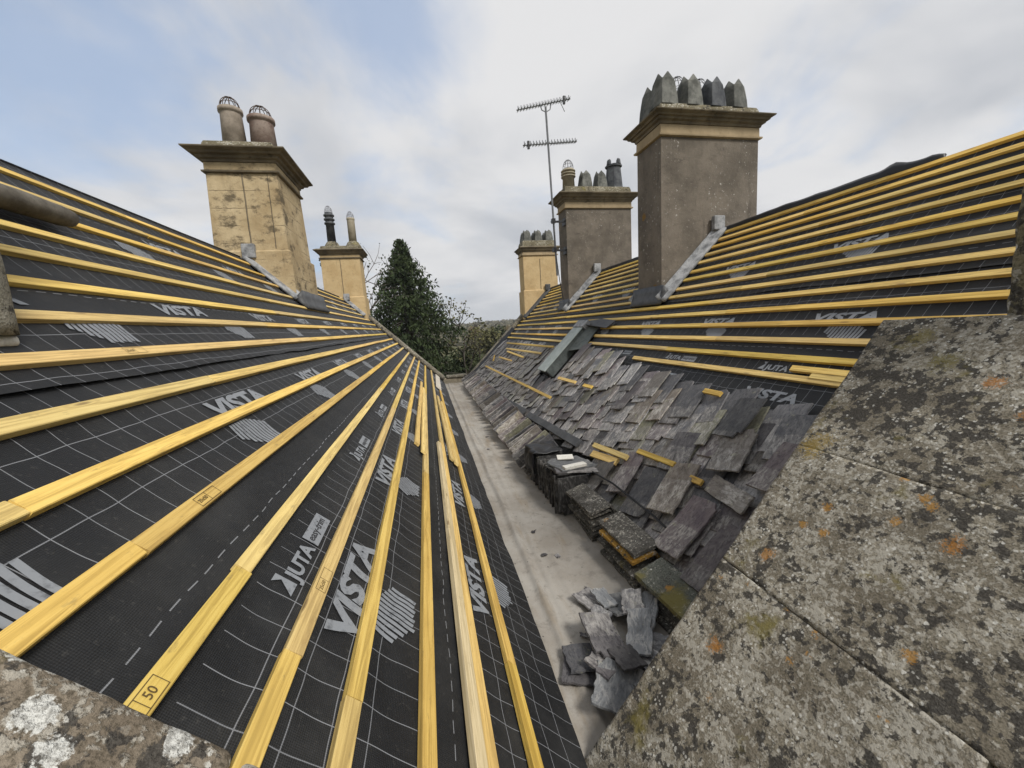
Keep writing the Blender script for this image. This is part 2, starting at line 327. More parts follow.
# ------------------------------------------------------------------ numbers in words
ORD = ['', 'first', 'second', 'third', 'fourth', 'fifth', 'sixth', 'seventh', 'eighth', 'ninth', 'tenth', 'eleventh', 'twelfth', 'thirteenth', 'fourteenth', 'fifteenth', 'sixteenth', 'seventeenth', 'eighteenth', 'nineteenth']
TENS = ['', '', 'twent', 'thirt', 'fort', 'fift', 'sixt', 'sevent', 'eight', 'ninet']
def word(n):
    if n > 99: return "hundred and " + word(n-100) if n > 100 else "hundredth"
    if n < 20: return ORD[n]
    return TENS[n//10]+('ieth' if n % 10 == 0 else 'y-'+ORD[n % 10])

# ------------------------------------------------------------------ batten courses
LB = [.045, .217, .446, .668, .891, 1.108, 1.329, 1.538, 1.751, 1.981, 2.195, 2.418, 2.645, 2.871, 3.062, 3.313, 3.548, 3.765]
RB = [.029, .167, .314, .457, .600, .769, .927, 1.09, 1.241, 1.42, 1.587, 1.769, 1.951, 2.117, 2.30]

# ------------------------------------------------------------------ membrane sheets
def mem_h(side, s, y):
    B = LB if side == 'L' else RB
    lo = max([b for b in B if b <= s], default=B[0]-.15); hi = min([b for b in B if b > s], default=s+.2)
    t = (s-lo)/max(.02, hi-lo); a = math.sin(math.pi*max(0, min(1, t)))
    k = 1 if side == 'L' else 2
    wr = nz(y*1.7, s*2.5, k*9.)*.007+nz(y*4.5+s*2, s*7, k*5.)*.0045+nz(y*9-s*5, s*12, k*3.)*.0022
    return -.029 + a*(wr*1.25-.0055)
def sheet(side, s0, s1, y0, y1, lift, mat, label, edge=0.):
    f = PL if side == 'L' else PR; ds, dy = .0155, .042
    ns = int((s1-s0)/ds); ny = int((y1-y0)/dy); vs = []; fs = []; uvs = []
    for i in range(ns+1):
        for j in range(ny+1):
            s = s0+(s1-s0)*i/ns; y = y0+(y1-y0)*j/ny
            e = max(0, 1-(s1-s)/.10); lf = lift*max(0, min(1, (s-s0)/.1+.2)) if lift else 0
            h = mem_h(side, s, y)+lf + edge*e*e*(.5+.9*nz(y*2.2, s1*7, 4))
            ss = s + (e*.012*nz(y*1.3, 7.7, s1) if edge else 0)
            vs.append(f(ss, y, h)); uvs.append((y, s))
    for i in range(ns):
        for j in range(ny):
            a = i*(ny+1)+j; q = (a, a+1, a+ny+2, a+ny+1)
            fs.append(q[::-1] if side == 'L' else q)
    o = obj('roof_membrane', vs, fs, mat, None, True)
    ul = o.data.uv_layers.new(name='UVMap')
    for lp in o.data.loops: ul.data[lp.index].uv = uvs[lp.vertex_index]
    return tag(o, label, 'roof membrane', 'membrane sheets under the battens')
L1 = sheet('L', -.16, 1.87, .70, FAR-.05, .010, MEMB[0], 'black printed membrane sheet along the ridge of the left roof, its lower edge lifting', .016)
L2 = sheet('L', 1.72, 3.34, .70, FAR-.05, .004, MEMB[1], 'black printed membrane sheet across the middle of the left roof, widest lettering nearest the camera')
L3 = sheet('L', 3.2, 4.12, .70, FAR-.05, 0, MEMB[2], 'black printed membrane sheet along the foot of the left roof beside the gutter', .008)
R1 = sheet('R', -.20, 1.34, 1.0, FAR-.05, .008, MEMB[3], 'black printed membrane sheet along the ridge of the right roof', .012)
R2 = sheet('R', 1.2, 2.72, 1.0, FAR-.05, .004, MEMB[3], 'black printed membrane sheet on the right roof just above the loose slates', .006)
R3 = sheet('R', 2.6, 4.08, 1.0, FAR-.05, 0, MEMB[1], 'black membrane sheet under the loose slates at the foot of the right roof')

# printed words, as one flat part of each sheet that follows its folds
def text_mesh(body, size, shear=.18, bold=.012):
    cu = bpy.data.curves.new('t', 'FONT'); cu.body = body; cu.size = size; cu.shear = shear; cu.offset = bold*size; cu.resolution_u = 3; cu.fill_mode = 'FRONT'
    o = bpy.data.objects.new('t', cu); C.objects.link(o); bpy.context.view_layer.update()
    me = bpy.data.meshes.new_from_object(o.evaluated_get(bpy.context.evaluated_depsgraph_get()))
    bpy.data.objects.remove(o); bm = bmesh.new(); bm.from_mesh(me); bpy.data.meshes.remove(me); bpy.data.curves.remove(cu)
    return bm
def poly_bm(polys):
    bm = bmesh.new()
    for p in polys: bm.faces.new([bm.verts.new((x, y, 0)) for x, y in p])
    return bm
def dice(bm, step=.02):
    xs = [v.co.x for v in bm.verts]; ys = [v.co.y for v in bm.verts]
    for ax, a, b in ((0, min(xs), max(xs)), (1, min(ys), max(ys))):
        k = a+step
        while k < b:
            no = Vector((1,0,0)) if ax == 0 else Vector((0,1,0)); co = no*k
            bmesh.ops.bisect_plane(bm, geom=bm.verts[:]+bm.edges[:]+bm.faces[:], plane_co=co, plane_no=no); k += step
    return bm
class Print:
    def __init__(s, side, lift): s.side = side; s.lift = lift; s.mb = MB()
    def put(s, bm, s0, y0, mi=0, up=.004):
        f = PL if s.side == 'L' else PR; d = 1 if s.side == 'L' else -1
        bm.verts.index_update(); vs = []
        for v in bm.verts:
            ss = s0-v.co.y; yy = y0+d*v.co.x
            vs.append(f(ss, yy, mem_h(s.side, ss, yy)+s.lift+up))
        fs = [tuple(v.index for v in fc.verts) for fc in bm.faces]
        s.mb.add(vs, fs, mi)
    def done(s, name, o):
        s.mb.build(name, [PRINT, PDARK], o); s.mb = MB()
def scaled(bm, x, y):
    for v in bm.verts: v.co.x *= x; v.co.y *= y
    return bm
T_V = dice(scaled(text_mesh('VISTA', .185, .16, .045), 1.12, .74)); T_W = dice(scaled(text_mesh('VISTA', .185, .16, .045), .98, .60)); T_J = dice(scaled(text_mesh('JUTA', .08, .0, .04), 1.1, .9)); T_E = scaled(text_mesh('easy-trim', .048, 0, .014), 1., .9)
BOX = dice(poly_bm([[(0,0),(.21,0),(.21,.066),(0,.066)]])); TRI = poly_bm([[(0,0),(.055,0),(.055,.075),(.02,.075),(.042,.05)]])
hp = []                                          # hatched emblem: slanting bars whose ends step along a curved outline
for i in range(11):
    x = i*.025; top = .165-.0042*max(0, i-5)**1.6; bot = .085*max(0, (4-i)/4.)**.9+.006*(i % 2)
    hp.append([(x, bot), (x+.0175, bot-.006), (x+.0175+.02, top), (x+.02, top+.004)])
HATCH = dice(poly_bm(hp))
def stamp_sheet(o, side, lift, rows, y_end):
    p = Print(side, lift)
    for kind, s, yst, per in rows:
        y = yst
        while y < y_end:
            if kind == 'V': p.put(T_V if o is L2 or o is L3 else T_W, s, y); p.done('printed_word', o)
            elif kind == 'H': p.put(HATCH, s, y); p.done('printed_emblem', o)
            else:
                dd = 1 if side == 'L' else -1
                p.put(TRI, s, y-.07*dd); p.put(T_J, s, y); p.put(BOX, s+.005, y+.222*dd); p.put(T_E, s-.016, y+.232*dd, 1, .0055); p.done('printed_tag', o)
            y += per
stamp_sheet(L1, 'L', .010, [('V', .62, 1.2, 1.26), ('H', .875, 1.95, 1.26), ('V', 1.46, 1.36, 1.26), ('H', 1.68, 1.86, 1.26)], 12.6)
stamp_sheet(L2, 'L', .004, [('V', 2.18, .72+1.24, 1.26), ('H', 2.395, .655, 1.26), ('J', 2.805, 1.29, 1.29), ('V', 3.035, 1.17, 1.24), ('H', 3.262, 1.27, 1.25)], 12.6)
stamp_sheet(L3, 'L', 0, [('V', 3.715, 1.75, 1.25), ('H', 3.95, 1.95, 1.25)], 12.6)
stamp_sheet(R1, 'R', .008, [('V', .90, 3.0, 1.3), ('H', 1.06, 2.83, 1.3)], 12.8)
stamp_sheet(R2, 'R', .004, [('V', 1.735, 2.62, 1.29), ('H', 1.93, 2.44, 1.29), ('J', 2.24, 2.67, 1.29), ('V', 2.50, 2.70, 1.29)], 12.8)

# ------------------------------------------------------------------ battens
def batten(side, s, y0, y1, label, group, h=0., w=.05, t=.025, mat=None, yaw=0., roll=0., name='roof_batten', bow=.003):
    L = y1-y0; n = max(2, int(L/.35)); mb = MB(); sd = random.random()*50; e0, e1 = random.uniform(-.004, .004), random.uniform(-.004, .004)
    rings = []; c = .0022
    for i in range(n+1):
        x = -L/2+L*i/n; dy = nz(x*.5, sd)*bow*1.6; dz = nz(x*.8, sd+9)*bow*.6
        xx = lambda yy: x+(e0*yy/w*2 if i == 0 else e1*yy/w*2 if i == n else 0)
        sec = [(-w/2+c, -t/2), (w/2-c, -t/2), (w/2, -t/2+c), (w/2, t/2-c), (w/2-c, t/2), (-w/2+c, t/2), (-w/2, t/2-c), (-w/2, -t/2+c)]
        rings.append([Vector((xx(a), a+dy, b+dz)) for a, b in sec])
    mb.rings(rings); f = PL if side == 'L' else PR
    mtx = frame(f(s, (y0+y1)/2, h-t/2), side) @ Matrix.Rotation(yaw, 4, 'Z') @ Matrix.Rotation(roll, 4, 'X')
    o = mb.build(name, mat or BATTEN, None, False, mtx)
    return tag(o, label, 'batten', group)
def course(side, k, s, cuts, where, group):
    n = len(cuts)-1; pos = {1: ['whole length'], 2: ['nearest length', 'farthest length'], 3: ['nearest length', 'middle length', 'farthest length']}.get(n) or ['nearest length']+[word(i)+' length from the near end' for i in range(2, n)]+['farthest length']
    out = []
    for i in range(n):
        out.append(batten(side, s+random.uniform(-.003, .003), cuts[i]+.0015, cuts[i+1]-.0015, 'yellow batten, %s course down the %s roof, %s' % (word(k), where, pos[i]), group, random.uniform(-.0008, .0008)))
    return out
def grade(o, length_off, words, up=.0016):
    me = MB(); L_, W_ = .115, .036; e = .0016
    for a in ((-L_/2, -W_/2, L_/2, -W_/2+e), (-L_/2, W_/2-e, L_/2, W_/2), (-L_/2, -W_/2+e, -L_/2+e, W_/2-e), (L_/2-e, -W_/2+e, L_/2, W_/2-e), (0, -W_/2+e, e, W_/2-e)):
        me.add([(a[0], a[1], 0), (a[2], a[1], 0), (a[2], a[3], 0), (a[0], a[3], 0)], [(0,1,2,3)])
    for tx, x0, y0, sz in words:
        bm = text_mesh(tx, sz, 0, .01); bm.verts.index_update(); me.add([(v.co.x+x0, v.co.y+y0, 0) for v in bm.verts], [tuple(v.index for v in f_.verts) for f_ in bm.faces]); bm.free()
    p = me.build('grade_stamp', INK, o); p.location = (length_off, 0, .0125+up)
GL, GR = 'yellow battens nailed along the left roof', 'yellow battens nailed along the right roof'
lst = {i: .72 for i in range(18)}
for i in range(1, 18):
    s = LB[i]; y0 = lst[i]; end = FAR-.1
    joints = {2: [3.9, 8.3], 9: [2.2, 6.1, 9.7], 10: [1.02, 4.8, 9.0], 11: [1.08, 5.2, 9.1], 12: [1.19, 4.9, 9.2], 13: [1.02, 4.4, 8.6], 14: [.985, 4.9, 9.0], 15: [3.1, 7.3], 16: [4.5, 9.0], 17: [1.5, 5.4, 9.6]}.get(i) or sorted([random.uniform(3.4, 5.2), random.uniform(7.9, 9.6)])
    if i in (0, 1, 2, 3):          # the chimney on the left stands in these courses
        ych = 6.36; b1 = 7.85
        cs = course('L', i, s, [y0, min(joints[0], 4.6), ych], 'left', GL)
        o = batten('L', s, b1, end, 'yellow batten, %s course down the left roof, far side of the stone chimney' % word(i), GL)
        continue
    if i == 4: y_skip = None
    cs = course('L', i, s, [y0]+joints+[end], 'left', GL)
    if i == 12: grade(cs[0], -.19, [('50', .012, -.008, .026), ('na', -.045, -.006, .022)]); grade(cs[2], -1.6, [('25x50', -.05, -.006, .018)])
    if i == 13: grade(cs[1], -1.38, [('25x50', -.05, -.006, .018)])
    if i == 11: grade(cs[1], -1.75, [('25x50', -.05, -.006, .018)])
    if i == 8: grade(cs[0], -.7, [('25x50', -.05, -.006, .018)])
GX = 'loose battens lying on the left roof'
batten('L', 3.498, .74, 4.4, 'pale untreated batten laid hard against the lowest but one course of the left roof', GX, .006, .048, .030, PALE, 0, R(3))
batten('L', 3.205, 3.72, 8.4, 'loose yellow batten lying beside the fourth course up from the left roof foot', GX, .004)
batten('L', 3.262, 3.55, 7.6, 'loose yellow batten tucked against the third course up from the left roof foot', GX, .022, yaw=R(.25))
batten('L', 3.64, 4.1, 8.2, 'loose yellow batten between the two lowest courses of the left roof, nearer the ridge', GX, .006, yaw=R(.4))
batten('L', 3.695, 4.0, 7.7, 'loose yellow batten between the two lowest courses of the left roof, nearer the gutter', GX, .018, yaw=R(.2))
bd = batten('L', 3.74, 9.6, 12.9, 'short whitish board lying near the far foot of the left roof', None, .02, .16, .02, simple('weathered_white_board', (.45, .40, .33), (.60, .56, .49), 9), R(-1.5), 0, 'loose_board'); bd['category'] = 'board'
rj = lambda: sorted([random.uniform(3.6, 5.0), random.uniform(7.6, 9.6)])
for i, s in enumerate(RB):
    y0 = 1.22 if i < 8 else 1.28; end = FAR-.1
    if i == 14: cuts = [[y0, 4.63]]
    elif i >= 11: cuts = [[y0, random.uniform(3.0, 4.2), 6.38], [7.48, 9.9+i*.1, end]]
    elif s < 1.2: cuts = [[y0, random.uniform(2.8, 3.8), 5.02], [6.05, 9.05], [10.1, end]]
    else: cuts = [[y0]+rj()+[end]]
    sides = ['near end', 'middle stretch', 'far end']
    for q, cc in enumerate(cuts):
        n = len(cc)-1
        for j in range(n):
            if len(cuts) == 1: lb = 'yellow batten, %s course down the right roof, %s' % (word(i+1), ['nearest length', 'middle length', 'farthest length'][j] if n == 3 else 'lying just above the slates')
            elif len(cuts) == 3: lb = 'yellow batten, %s course down the right roof, %s' % (word(i+1), [['nearest length', 'length ending at the big rendered chimney'], ['between the two rendered chimneys'], ['beyond the rendered chimneys']][q][j])
            else: lb = 'yellow batten, %s course down the right roof, %s' % (word(i+1), [['nearest length', 'length ending at the lead box'], ['length beginning beyond the lead box', 'farthest length']][q][j])
            batten('R', s+random.uniform(-.003, .003), cc[j]+.0015, cc[j+1]-.0015, lb, GR, random.uniform(-.0008, .0008))
GY = 'loose battens on the right roof'
batten('R', 2.225, 1.45, 2.42, 'short yellow offcut batten above the last course by the big coping, upper one', GY, .010)
batten('R', 2.272, 1.45, 2.24, 'short yellow offcut batten above the last course by the big coping, lower one', GY, .006, yaw=R(-.6))
# ------------------------------------------------------------------ setting: gutter, house, ground
mb = MB(); ny = 150
prof = [(.36, -1.66), (.46, -1.735), (.56, -1.752), (.66, -1.752), (.80, -1.748), (.95, -1.75), (1.12, -1.748), (1.22, -1.745), (1.27, -1.72), (1.42, -1.565)]
rows = []
prof2 = []
for a, b in zip(prof, prof[1:]):
    for t in (0, .125, .25, .375, .5, .625, .75, .875): prof2.append((a[0]+(b[0]-a[0])*t, a[1]+(b[1]-a[1])*t))
prof2.append(prof[-1])
for j in range(ny*2+1):
    y = .75+(FAR-.1-.75)*j/(ny*2); r = []
    for x, z in prof2:
        w = .030*math.exp(-((x-.60-.03*nz(y*.9, 3.3))/.030)**2)*(1+.6*nz(y*2.1, 1.1)) + .020*math.exp(-((x-.69-.05*nz(y*.5, 8.3))/.018)**2)*(.6+nz(y*.7, 5)) + .012*math.exp(-((x-.80-.06*nz(y*.8, 18.3))/.015)**2)*(.5+nz(y*1.1, 15))
        r.append(Vector((x, y, z+w*.9+nz(x*9, y*4)*.006+nz(x*3, y*1.3, 2)*.006-(.012 if x > 1.3 or x < .5 else 0)*0)))
    rows.append(r)
n = len(prof2); vs = [p for r in rows for p in r]; fs = [(j*n+i, j*n+i+1, (j+1)*n+i+1, (j+1)*n+i) for j in range(ny*2) for i in range(n-1)]
tag(obj('gutter_lining', vs, fs, GUT, None, True), 'dusty pale beige gutter floor running between the two roof slopes', 'gutter')

house = empty('house', (1, 7, GROUND), 'old stone house whose twin roofs are stripped to membrane and battens', 'house')
def hp_(name, mb_, mat):
    o = mb_.build(name, mat, house); o.matrix_parent_inverse = Matrix.Translation((-1, -7, -GROUND)); return o
OXL, OXR = AL.x-2.95, AR.x+2.95
for side in 'LR':
    f = PL if side == 'L' else PR; d = DL if side == 'L' else DR; nrm = NL if side == 'L' else NR; a = AL if side == 'L' else AR; sg = 1 if side == 'L' else -1
    mb = MB(); q = [f(.0, .35, -.075), f(4.1, .35, -.075), f(4.1, FAR, -.075), f(.0, FAR, -.075)]; mb.hexa([p-nrm*.12 for p in q]+q); hp_('roof_slope', mb, DECK)
    ap = a+Vector((0, 0, -.10)); out = Vector((-sg*CP, 0, -SP)); on = Vector((-sg*SP, 0, CP))
    q = [ap+Vector((0, .35, 0)), ap+out*4.25+Vector((0, .35, 0)), ap+out*4.25+Vector((0, FAR, 0)), ap+Vector((0, FAR, 0))]
    mb = MB(); mb.hexa([p-on*.12 for p in q]+q); hp_('roof_slope', mb, SLATES[0][1])
za = lambda x: 0
pf = [(OXL+.1, GROUND), (OXL+.1, -1.95), (AL.x, AL.z-.30), (.55, -1.9), (1.25, -1.9), (AR.x, AR.z-.30), (OXR-.1, -1.95), (OXR-.1, GROUND)]
for y0, y1 in ((.36, .62), (FAR-.02, FAR+.26)):
    mb = MB(); nn = len(pf); a = [Vector((x, y0, z)) for x, z in pf]; b = [Vector((x, y1, z)) for x, z in pf]
    mb.add(a+b, [tuple(range(nn)), tuple(range(nn, 2*nn))[::-1]]+[(i, i+nn, (i+1) % nn+nn, (i+1) % nn) for i in range(nn)])
    bm = bmesh.new(); o = hp_('gable_wall', mb, WALL); bm.from_mesh(o.data); bmesh.ops.triangulate(bm, faces=bm.faces[:]); bmesh.ops.recalc_face_normals(bm, faces=bm.faces[:]); bm.to_mesh(o.data); bm.free()
for x in (OXL+.1, OXR-.4):
    mb = MB(); mb.box((x+.15, (FAR+1)/2, (GROUND-1.95)/2), (.3, FAR-1.0, -1.95-GROUND)); hp_('side_wall', mb, WALL)

# far end: verge copings and the low parapet that closes the gutter
def verge(side, s0, s1, label):
    f = PL if side == 'L' else PR; mb = MB(); rr = []; n = 40
    for i in range(n+1):
        s = s0+(s1-s0)*i/n; ring = []
        for k in range(12):
            a = 2*math.pi*k/12; ca, sa = math.cos(a), math.sin(a)
            ring.append(f(max(s, .021), 13.46+.16*(abs(ca)**.75)*(1 if ca > 0 else -1)+.012*nz(s*4, k), .035+.085*(abs(sa)**.8)*(1 if sa > 0 else -1)+.008*nz(s*7, k+5)))
        rr.append(ring)
    mb.rings(rr); o = mb.build('gable_coping', VERGE, None, True); return tag(o, label, 'coping', 'copings along the far gable')
verge('L', .1, 4.05, 'long weathered roll coping along the far gable of the left roof')
verge('R', .03, 4.05, 'long weathered roll coping along the far gable of the right roof')
pp = empty('gutter_parapet', (.9, 13.4, -1.75), 'low stone parapet closing the far end of the gutter', 'parapet')
rock('wall', (.95, .22, .5), .02, .05, .01, MORTAR, pp, Matrix.Translation((0, .06, -.08)))
rock('coping', (.70, .3, .09), .04, .03, .008, VERGE, pp, Matrix.Translation((.0, .05, .205)))
# dark upstand strip along the far gable on the right
mb = MB(); rr = []
for i in range(41):
    s = 1.75+2.2*i/40; rr.append([PR(s, 13.12+.03*nz(s*4, 2), -.01), PR(s, 13.32, -.01), PR(s, 13.32, .09+.02*nz(s*5, 4)), PR(s, 13.30, .09+.02*nz(s*5, 4))])
mb.rings(rr); tag(mb.build('edge_upstand', BLACK), 'black membrane strip turned up along the far right verge', 'edge strip')

# ------------------------------------------------------------------ near copings
def slopebox(side, s0, s1, y0, y1, top, thick, mat, name, label, r=.03, res=.016, amp=.008, skew=0., seed=1, group='coping stones of the near gable'):
    f = PL if side == 'L' else PR
    c = f((s0+s1)/2, (y0+y1)/2, top-thick/2)
    sgn = 1 if side == 'R' else -1      # local Y: downslope on the right, upslope on the left
    sk = None
    if skew: sk = lambda p: Vector((p.x+skew*(p.y*sgn)*(.5+p.x/(y1-y0)), p.y, p.z))
    o = rock(name, (y1-y0, s1-s0, thick), r, res, amp, mat, None, frame(c, side), seed, sk)
    return tag(o, label, 'coping', group)
SK = -.0975
ed = lambda s: 1.53-.0975*(s-2.29)
for s0, s1, lb, sd, yn in ((2.285, 3.054, 'broad lichened coping slab under the upper mossy stone, highest of the three slabs', 11, .39), (3.0525, 3.671, 'broad lichened coping slab in the middle of the three at lower right', 12, .40), (3.6695, 5.1, 'broad lichened coping slab lowest of the three beside the broken slates', 13, .545)):
    slopebox('R', s0, s1, yn, ed((s0+s1)/2), .56, .17, COPE_R, 'coping_stone', lb, .006, .013, .006, SK, sd)
o = rock('coping_block', (.62, .75, 1.7), .045, .022, .014, MOSSY, None, Matrix.Translation((2.325+.31, 1.215-.375, .66)), 14)
tag(o, 'mossy upright stone block at the right edge where the upper battens end', 'stone block')
slopebox('L', 2.0, 2.842, .10, .757, .012, .2, COPE_L, 'coping_stone', 'brown coping stone with white lichen rosettes at the bottom left corner', .024, .011, .006, 0, 21)
slopebox('L', 2.850, 3.75, .10, .757, .008, .2, COPE_L, 'coping_stone', 'brown coping stone end just below the white-spotted one at bottom left', .024, .014, .006, 0, 22)
slopebox('L', .9, 1.99, .10, .70, .0, .2, COPE_L, 'coping_stone', 'coping stone hidden just outside the bottom left edge', .024, .03, .006, 0, 23)
# upright grey post at the left edge
p0 = Vector((-1.235, 1.53, .035)); mb = MB(); pts = []; rs = []
for i in range(30):
    pts.append(p0+Vector((-.105+.004*nz(i*.4, 2), 0, .03+1.3*i/29))); rs.append(.098+.005*nz(i*.6, 7))
mb.tube(pts, rs, 18); e = mb.build('post', ROLL, None, True)
tag(e, 'rounded pale grey post standing at the left edge in front of three battens', 'post')
o = rock('mortar_foot', (.13, .13, .035), .012, .01, .012, WHITE, e, Matrix.Translation(p0+Vector((-.10, 0, .014))), 5)
# wall under the near right coping
tag(rock('parapet_wall', (.62, 2.5, .66), .02, .1, .01, MORTAR, None, frame(PR(3.45, .84, .04), 'R'), 3), 'short masonry wall carrying the three broad lichened coping slabs', 'wall')
# old wooden roll on the left battens
mb = MB(); pts = []; rs = []
for i in range(24):
    t = i/23; y = 1.35+(2.80-1.35)*t; pts.append(PL(.70+.045*t+.006*nz(y*2, 1), y, .052+.006*nz(y*3, 4))); rs.append(.056+.004*nz(y*5, 2)-(.012 if i == 23 else 0))
mb.tube(pts, rs, 14); tag(mb.build('wooden_roll', RUNG, None, True), 'dark weathered wooden roll lying along the upper battens at left edge', 'wooden roll')

# ------------------------------------------------------------------ chimneys
def rect(x0, x1, y0, y1, z, o=0.): return [Vector((x0-o, y0-o, z)), Vector((x1+o, y0-o, z)), Vector((x1+o, y1+o, z)), Vector((x0-o, y1+o, z))]
def loft(par, name, mat, x0, x1, y0, y1, prof, bev=.006):
    mb = MB(); mb.rings([rect(x0, x1, y0, y1, z, o) for o, z in prof]); o = mb.build(name, mat, par)
    o.matrix_parent_inverse = Matrix.Translation(-par.location); return bevel(o, bev, 2)
def lathe(par, name, mat, cx, cy, prof, n=20):
    mb = MB(); mb.rings([[Vector((cx+r*math.cos(2*math.pi*k/n), cy+r*math.sin(2*math.pi*k/n), z)) for k in range(n)] for r, z in prof]); o = mb.build(name, mat, par, True)
    o.matrix_parent_inverse = Matrix.Translation(-par.location); return o
def cage(pot, par, cx, cy, z, r, h, mat, t=.0052):
    mb = MB()
    for k in range(5):
        a = math.pi*k/5; mb.tube([(cx+r*math.cos(q)*math.cos(a), cy+r*math.cos(q)*math.sin(a), z+h*math.sin(q)) for q in [math.pi*i/12 for i in range(13)]], t, 5)
    for zz, rr_ in ((.02, 1.0), (.45, .86)):
        mb.tube([(cx+r*rr_*math.cos(2*math.pi*i/16), cy+r*rr_*math.sin(2*math.pi*i/16), z+h*zz) for i in range(17)], t, 5)
    mb.build('wire_cage', mat, pot)
def roundpot(par, cx, cy, z0, z1, r0, r1, mat, rim=.02, rings=0, cg=None, cmat=None):
    H = z1-z0; pr = [(r0, z0), (r1, z1-.07), (r1, z1-.06), (r1+rim, z1-.05), (r1+rim, z1), (r1-.025, z1), (r1-.03, z1-.12)]
    if rings:
        pr = [(r0, z0), (r1, z0+H*.62)]
        for k in range(rings):
            zz = z0+H*.62+H*.38*k/rings; dz = H*.38/rings; pr += [(r1+.035, zz+.1*dz), (r1+.035, zz+.45*dz), (r1, zz+.5*dz), (r1, zz+dz)]
        pr += [(r1-.02, z1)]
    o = lathe(par, 'chimney_pot', mat, cx, cy, pr)
    if cg: cage(o, par, cx, cy, z1-.005, r1*.95, cg, cmat or WIRE)
    return o
def crownpot(par, cx, cy, z0, z1, r0, r1, mat, n=8, cg=None, rot=.3):
    """four-sided pot that tapers up to four pointed gablets leaning together"""
    mb = MB(); H = z1-z0; rr = []; a0 = rot*.25
    def ring(rc, rf, zc, zf):
        return [Vector((cx+(rf if k % 2 == 0 else rc)*math.cos(math.pi*k/4+a0), cy+(rf if k % 2 == 0 else rc)*math.sin(math.pi*k/4+a0), z0+H*(zf if k % 2 == 0 else zc))) for k in range(8)]
    q = r0*1.16
    for t, f_ in ((0, 1.), (.3, .93), (.55, .83)): rr.append(ring(q*f_, q*f_*.80, t, t))
    rr.append(ring(q*.74, q*.66, .74, .78)); rr.append(ring(q*.66, q*.46, .77, 1.0)); rr.append(ring(q*.50, q*.34, .70, .98)); rr.append(ring(q*.45, q*.42, .5, .5))
    mb.rings(rr); o = mb.build('chimney_pot', mat, par); o.matrix_parent_inverse = Matrix.Translation(-par.location); bevel(o, .008)
    if cg: cage(o, par, cx, cy, z0+H*.97, r1*1.15, cg+.05, WIRE, .0045)
    return o
def chimney(name_label, x0, x1, y0, y1, zb, zs, mats, over=.15, band=None, batter=0., plinth=.17, fr=.15, cor=.18, fo=0.):
    c = empty('chimney_stack', ((x0+x1)/2, (y0+y1)/2, zb), name_label, 'chimney')
    sh, fz, co, fl = mats
    if band: loft(c, 'shaft', sh, x0, x1, y0, y1, [(.045+batter, zb), (.04+batter, band-.02), (batter, band), (0, zs)])
    else: loft(c, 'shaft', sh, x0, x1, y0, y1, [(batter, zb), (0, zs)])
    loft(c, 'string_course', co if fz is not FRIEZE else FRIEZE, x0, x1, y0, y1, [(.0, zs+.001), (.035, zs+.008), (.04, zs+.03), (.012, zs+.04)], .004)
    loft(c, 'frieze', fz, x0, x1, y0, y1, [(.010, zs+.041), (.008, zs+fr)])
    z = zs+fr; loft(c, 'cornice', co, x0, x1, y0, y1, [(.02, z+.001), (.028, z+.03), (.06, z+.045), (.07, z+.075), (over*.62, z+cor*.55), (over*.70, z+cor*.72), (over*.97, z+cor*.88), (over, z+cor), (over*.5, z+cor+.035)], .004)
    z += cor; loft(c, 'flaunching', fl, x0, x1, y0, y1, [(.015+fo, z+.012), (.0+fo, z+plinth*.6), (-.02+fo, z+plinth*.9), (-.09+fo, z+plinth)], .012)
    c['zt'] = z+plinth
    return c, z+plinth*.93
def seam(c, x, y, z0, z1, mat=CORN, dx=0, bt=0., w=.009):
    mb = MB(); mb.tube([(x+.008*nz(z*5, x)+dx*(z-z0), y-.001-bt*(z1-z)/(z1-z0), z) for z in [z0+(z1-z0)*i/14 for i in range(15)]], w, 5); o = mb.build('crack', mat, c); o.matrix_parent_inverse = Matrix.Translation(-c.location)
def flashing(c, side, s0, s1, y, w=.13, mat=LEAD, cap=True):
    f = PL if side == 'L' else PR; mb = MB(); rr = []; n = 18
    for i in range(n+1):
        s = s0+(s1-s0)*i/n; b = .006*nz(s*7, y); e = .02*nz(s*3, y+4)
        rr.append([f(s, y-w+e, -.004), f(s, y-w+e, .03+b), f(s, y-w*.4, .055+b), f(s, y-.02, .07+b), f(s, y-.006, .11+b), f(s, y-.001, .11+b), f(s, y-.001, -.004)])
    mb.rings(rr); o = mb.build('step_flashing', mat, c, True); o.matrix_parent_inverse = Matrix.Translation(-c.location)
    if cap:
        p = f(s0, y, .1); mb = MB(); mb.box(p+Vector((0, -.035, .03)), (.17, .07, .19)); o = mb.build('saddle_flashing', mat, c); o.matrix_parent_inverse = Matrix.Translation(-c.location); bevel(o, .012)
def apron(c, side, s, y0, y1, mat=LEADDK, w=.14):
    f = PL if side == 'L' else PR; mb = MB(); rr = []; n = 14
    for i in range(n+1):
        y = y0+(y1-y0)*i/n; b = .012*nz(y*5, s)
        rr.append([f(s-.08, y, -.002), f(s-.08, y, .16+b), f(s-.02, y, .10+b), f(s+w*.5, y, .05+b), f(s+w, y, .03+b*1.5), f(s+w, y, -.002)])
    mb.rings(rr); o = mb.build('apron_flashing', mat, c, True); o.matrix_parent_inverse = Matrix.Translation(-c.location)
BS = (BATH, BATH, CORN, FLAUN)
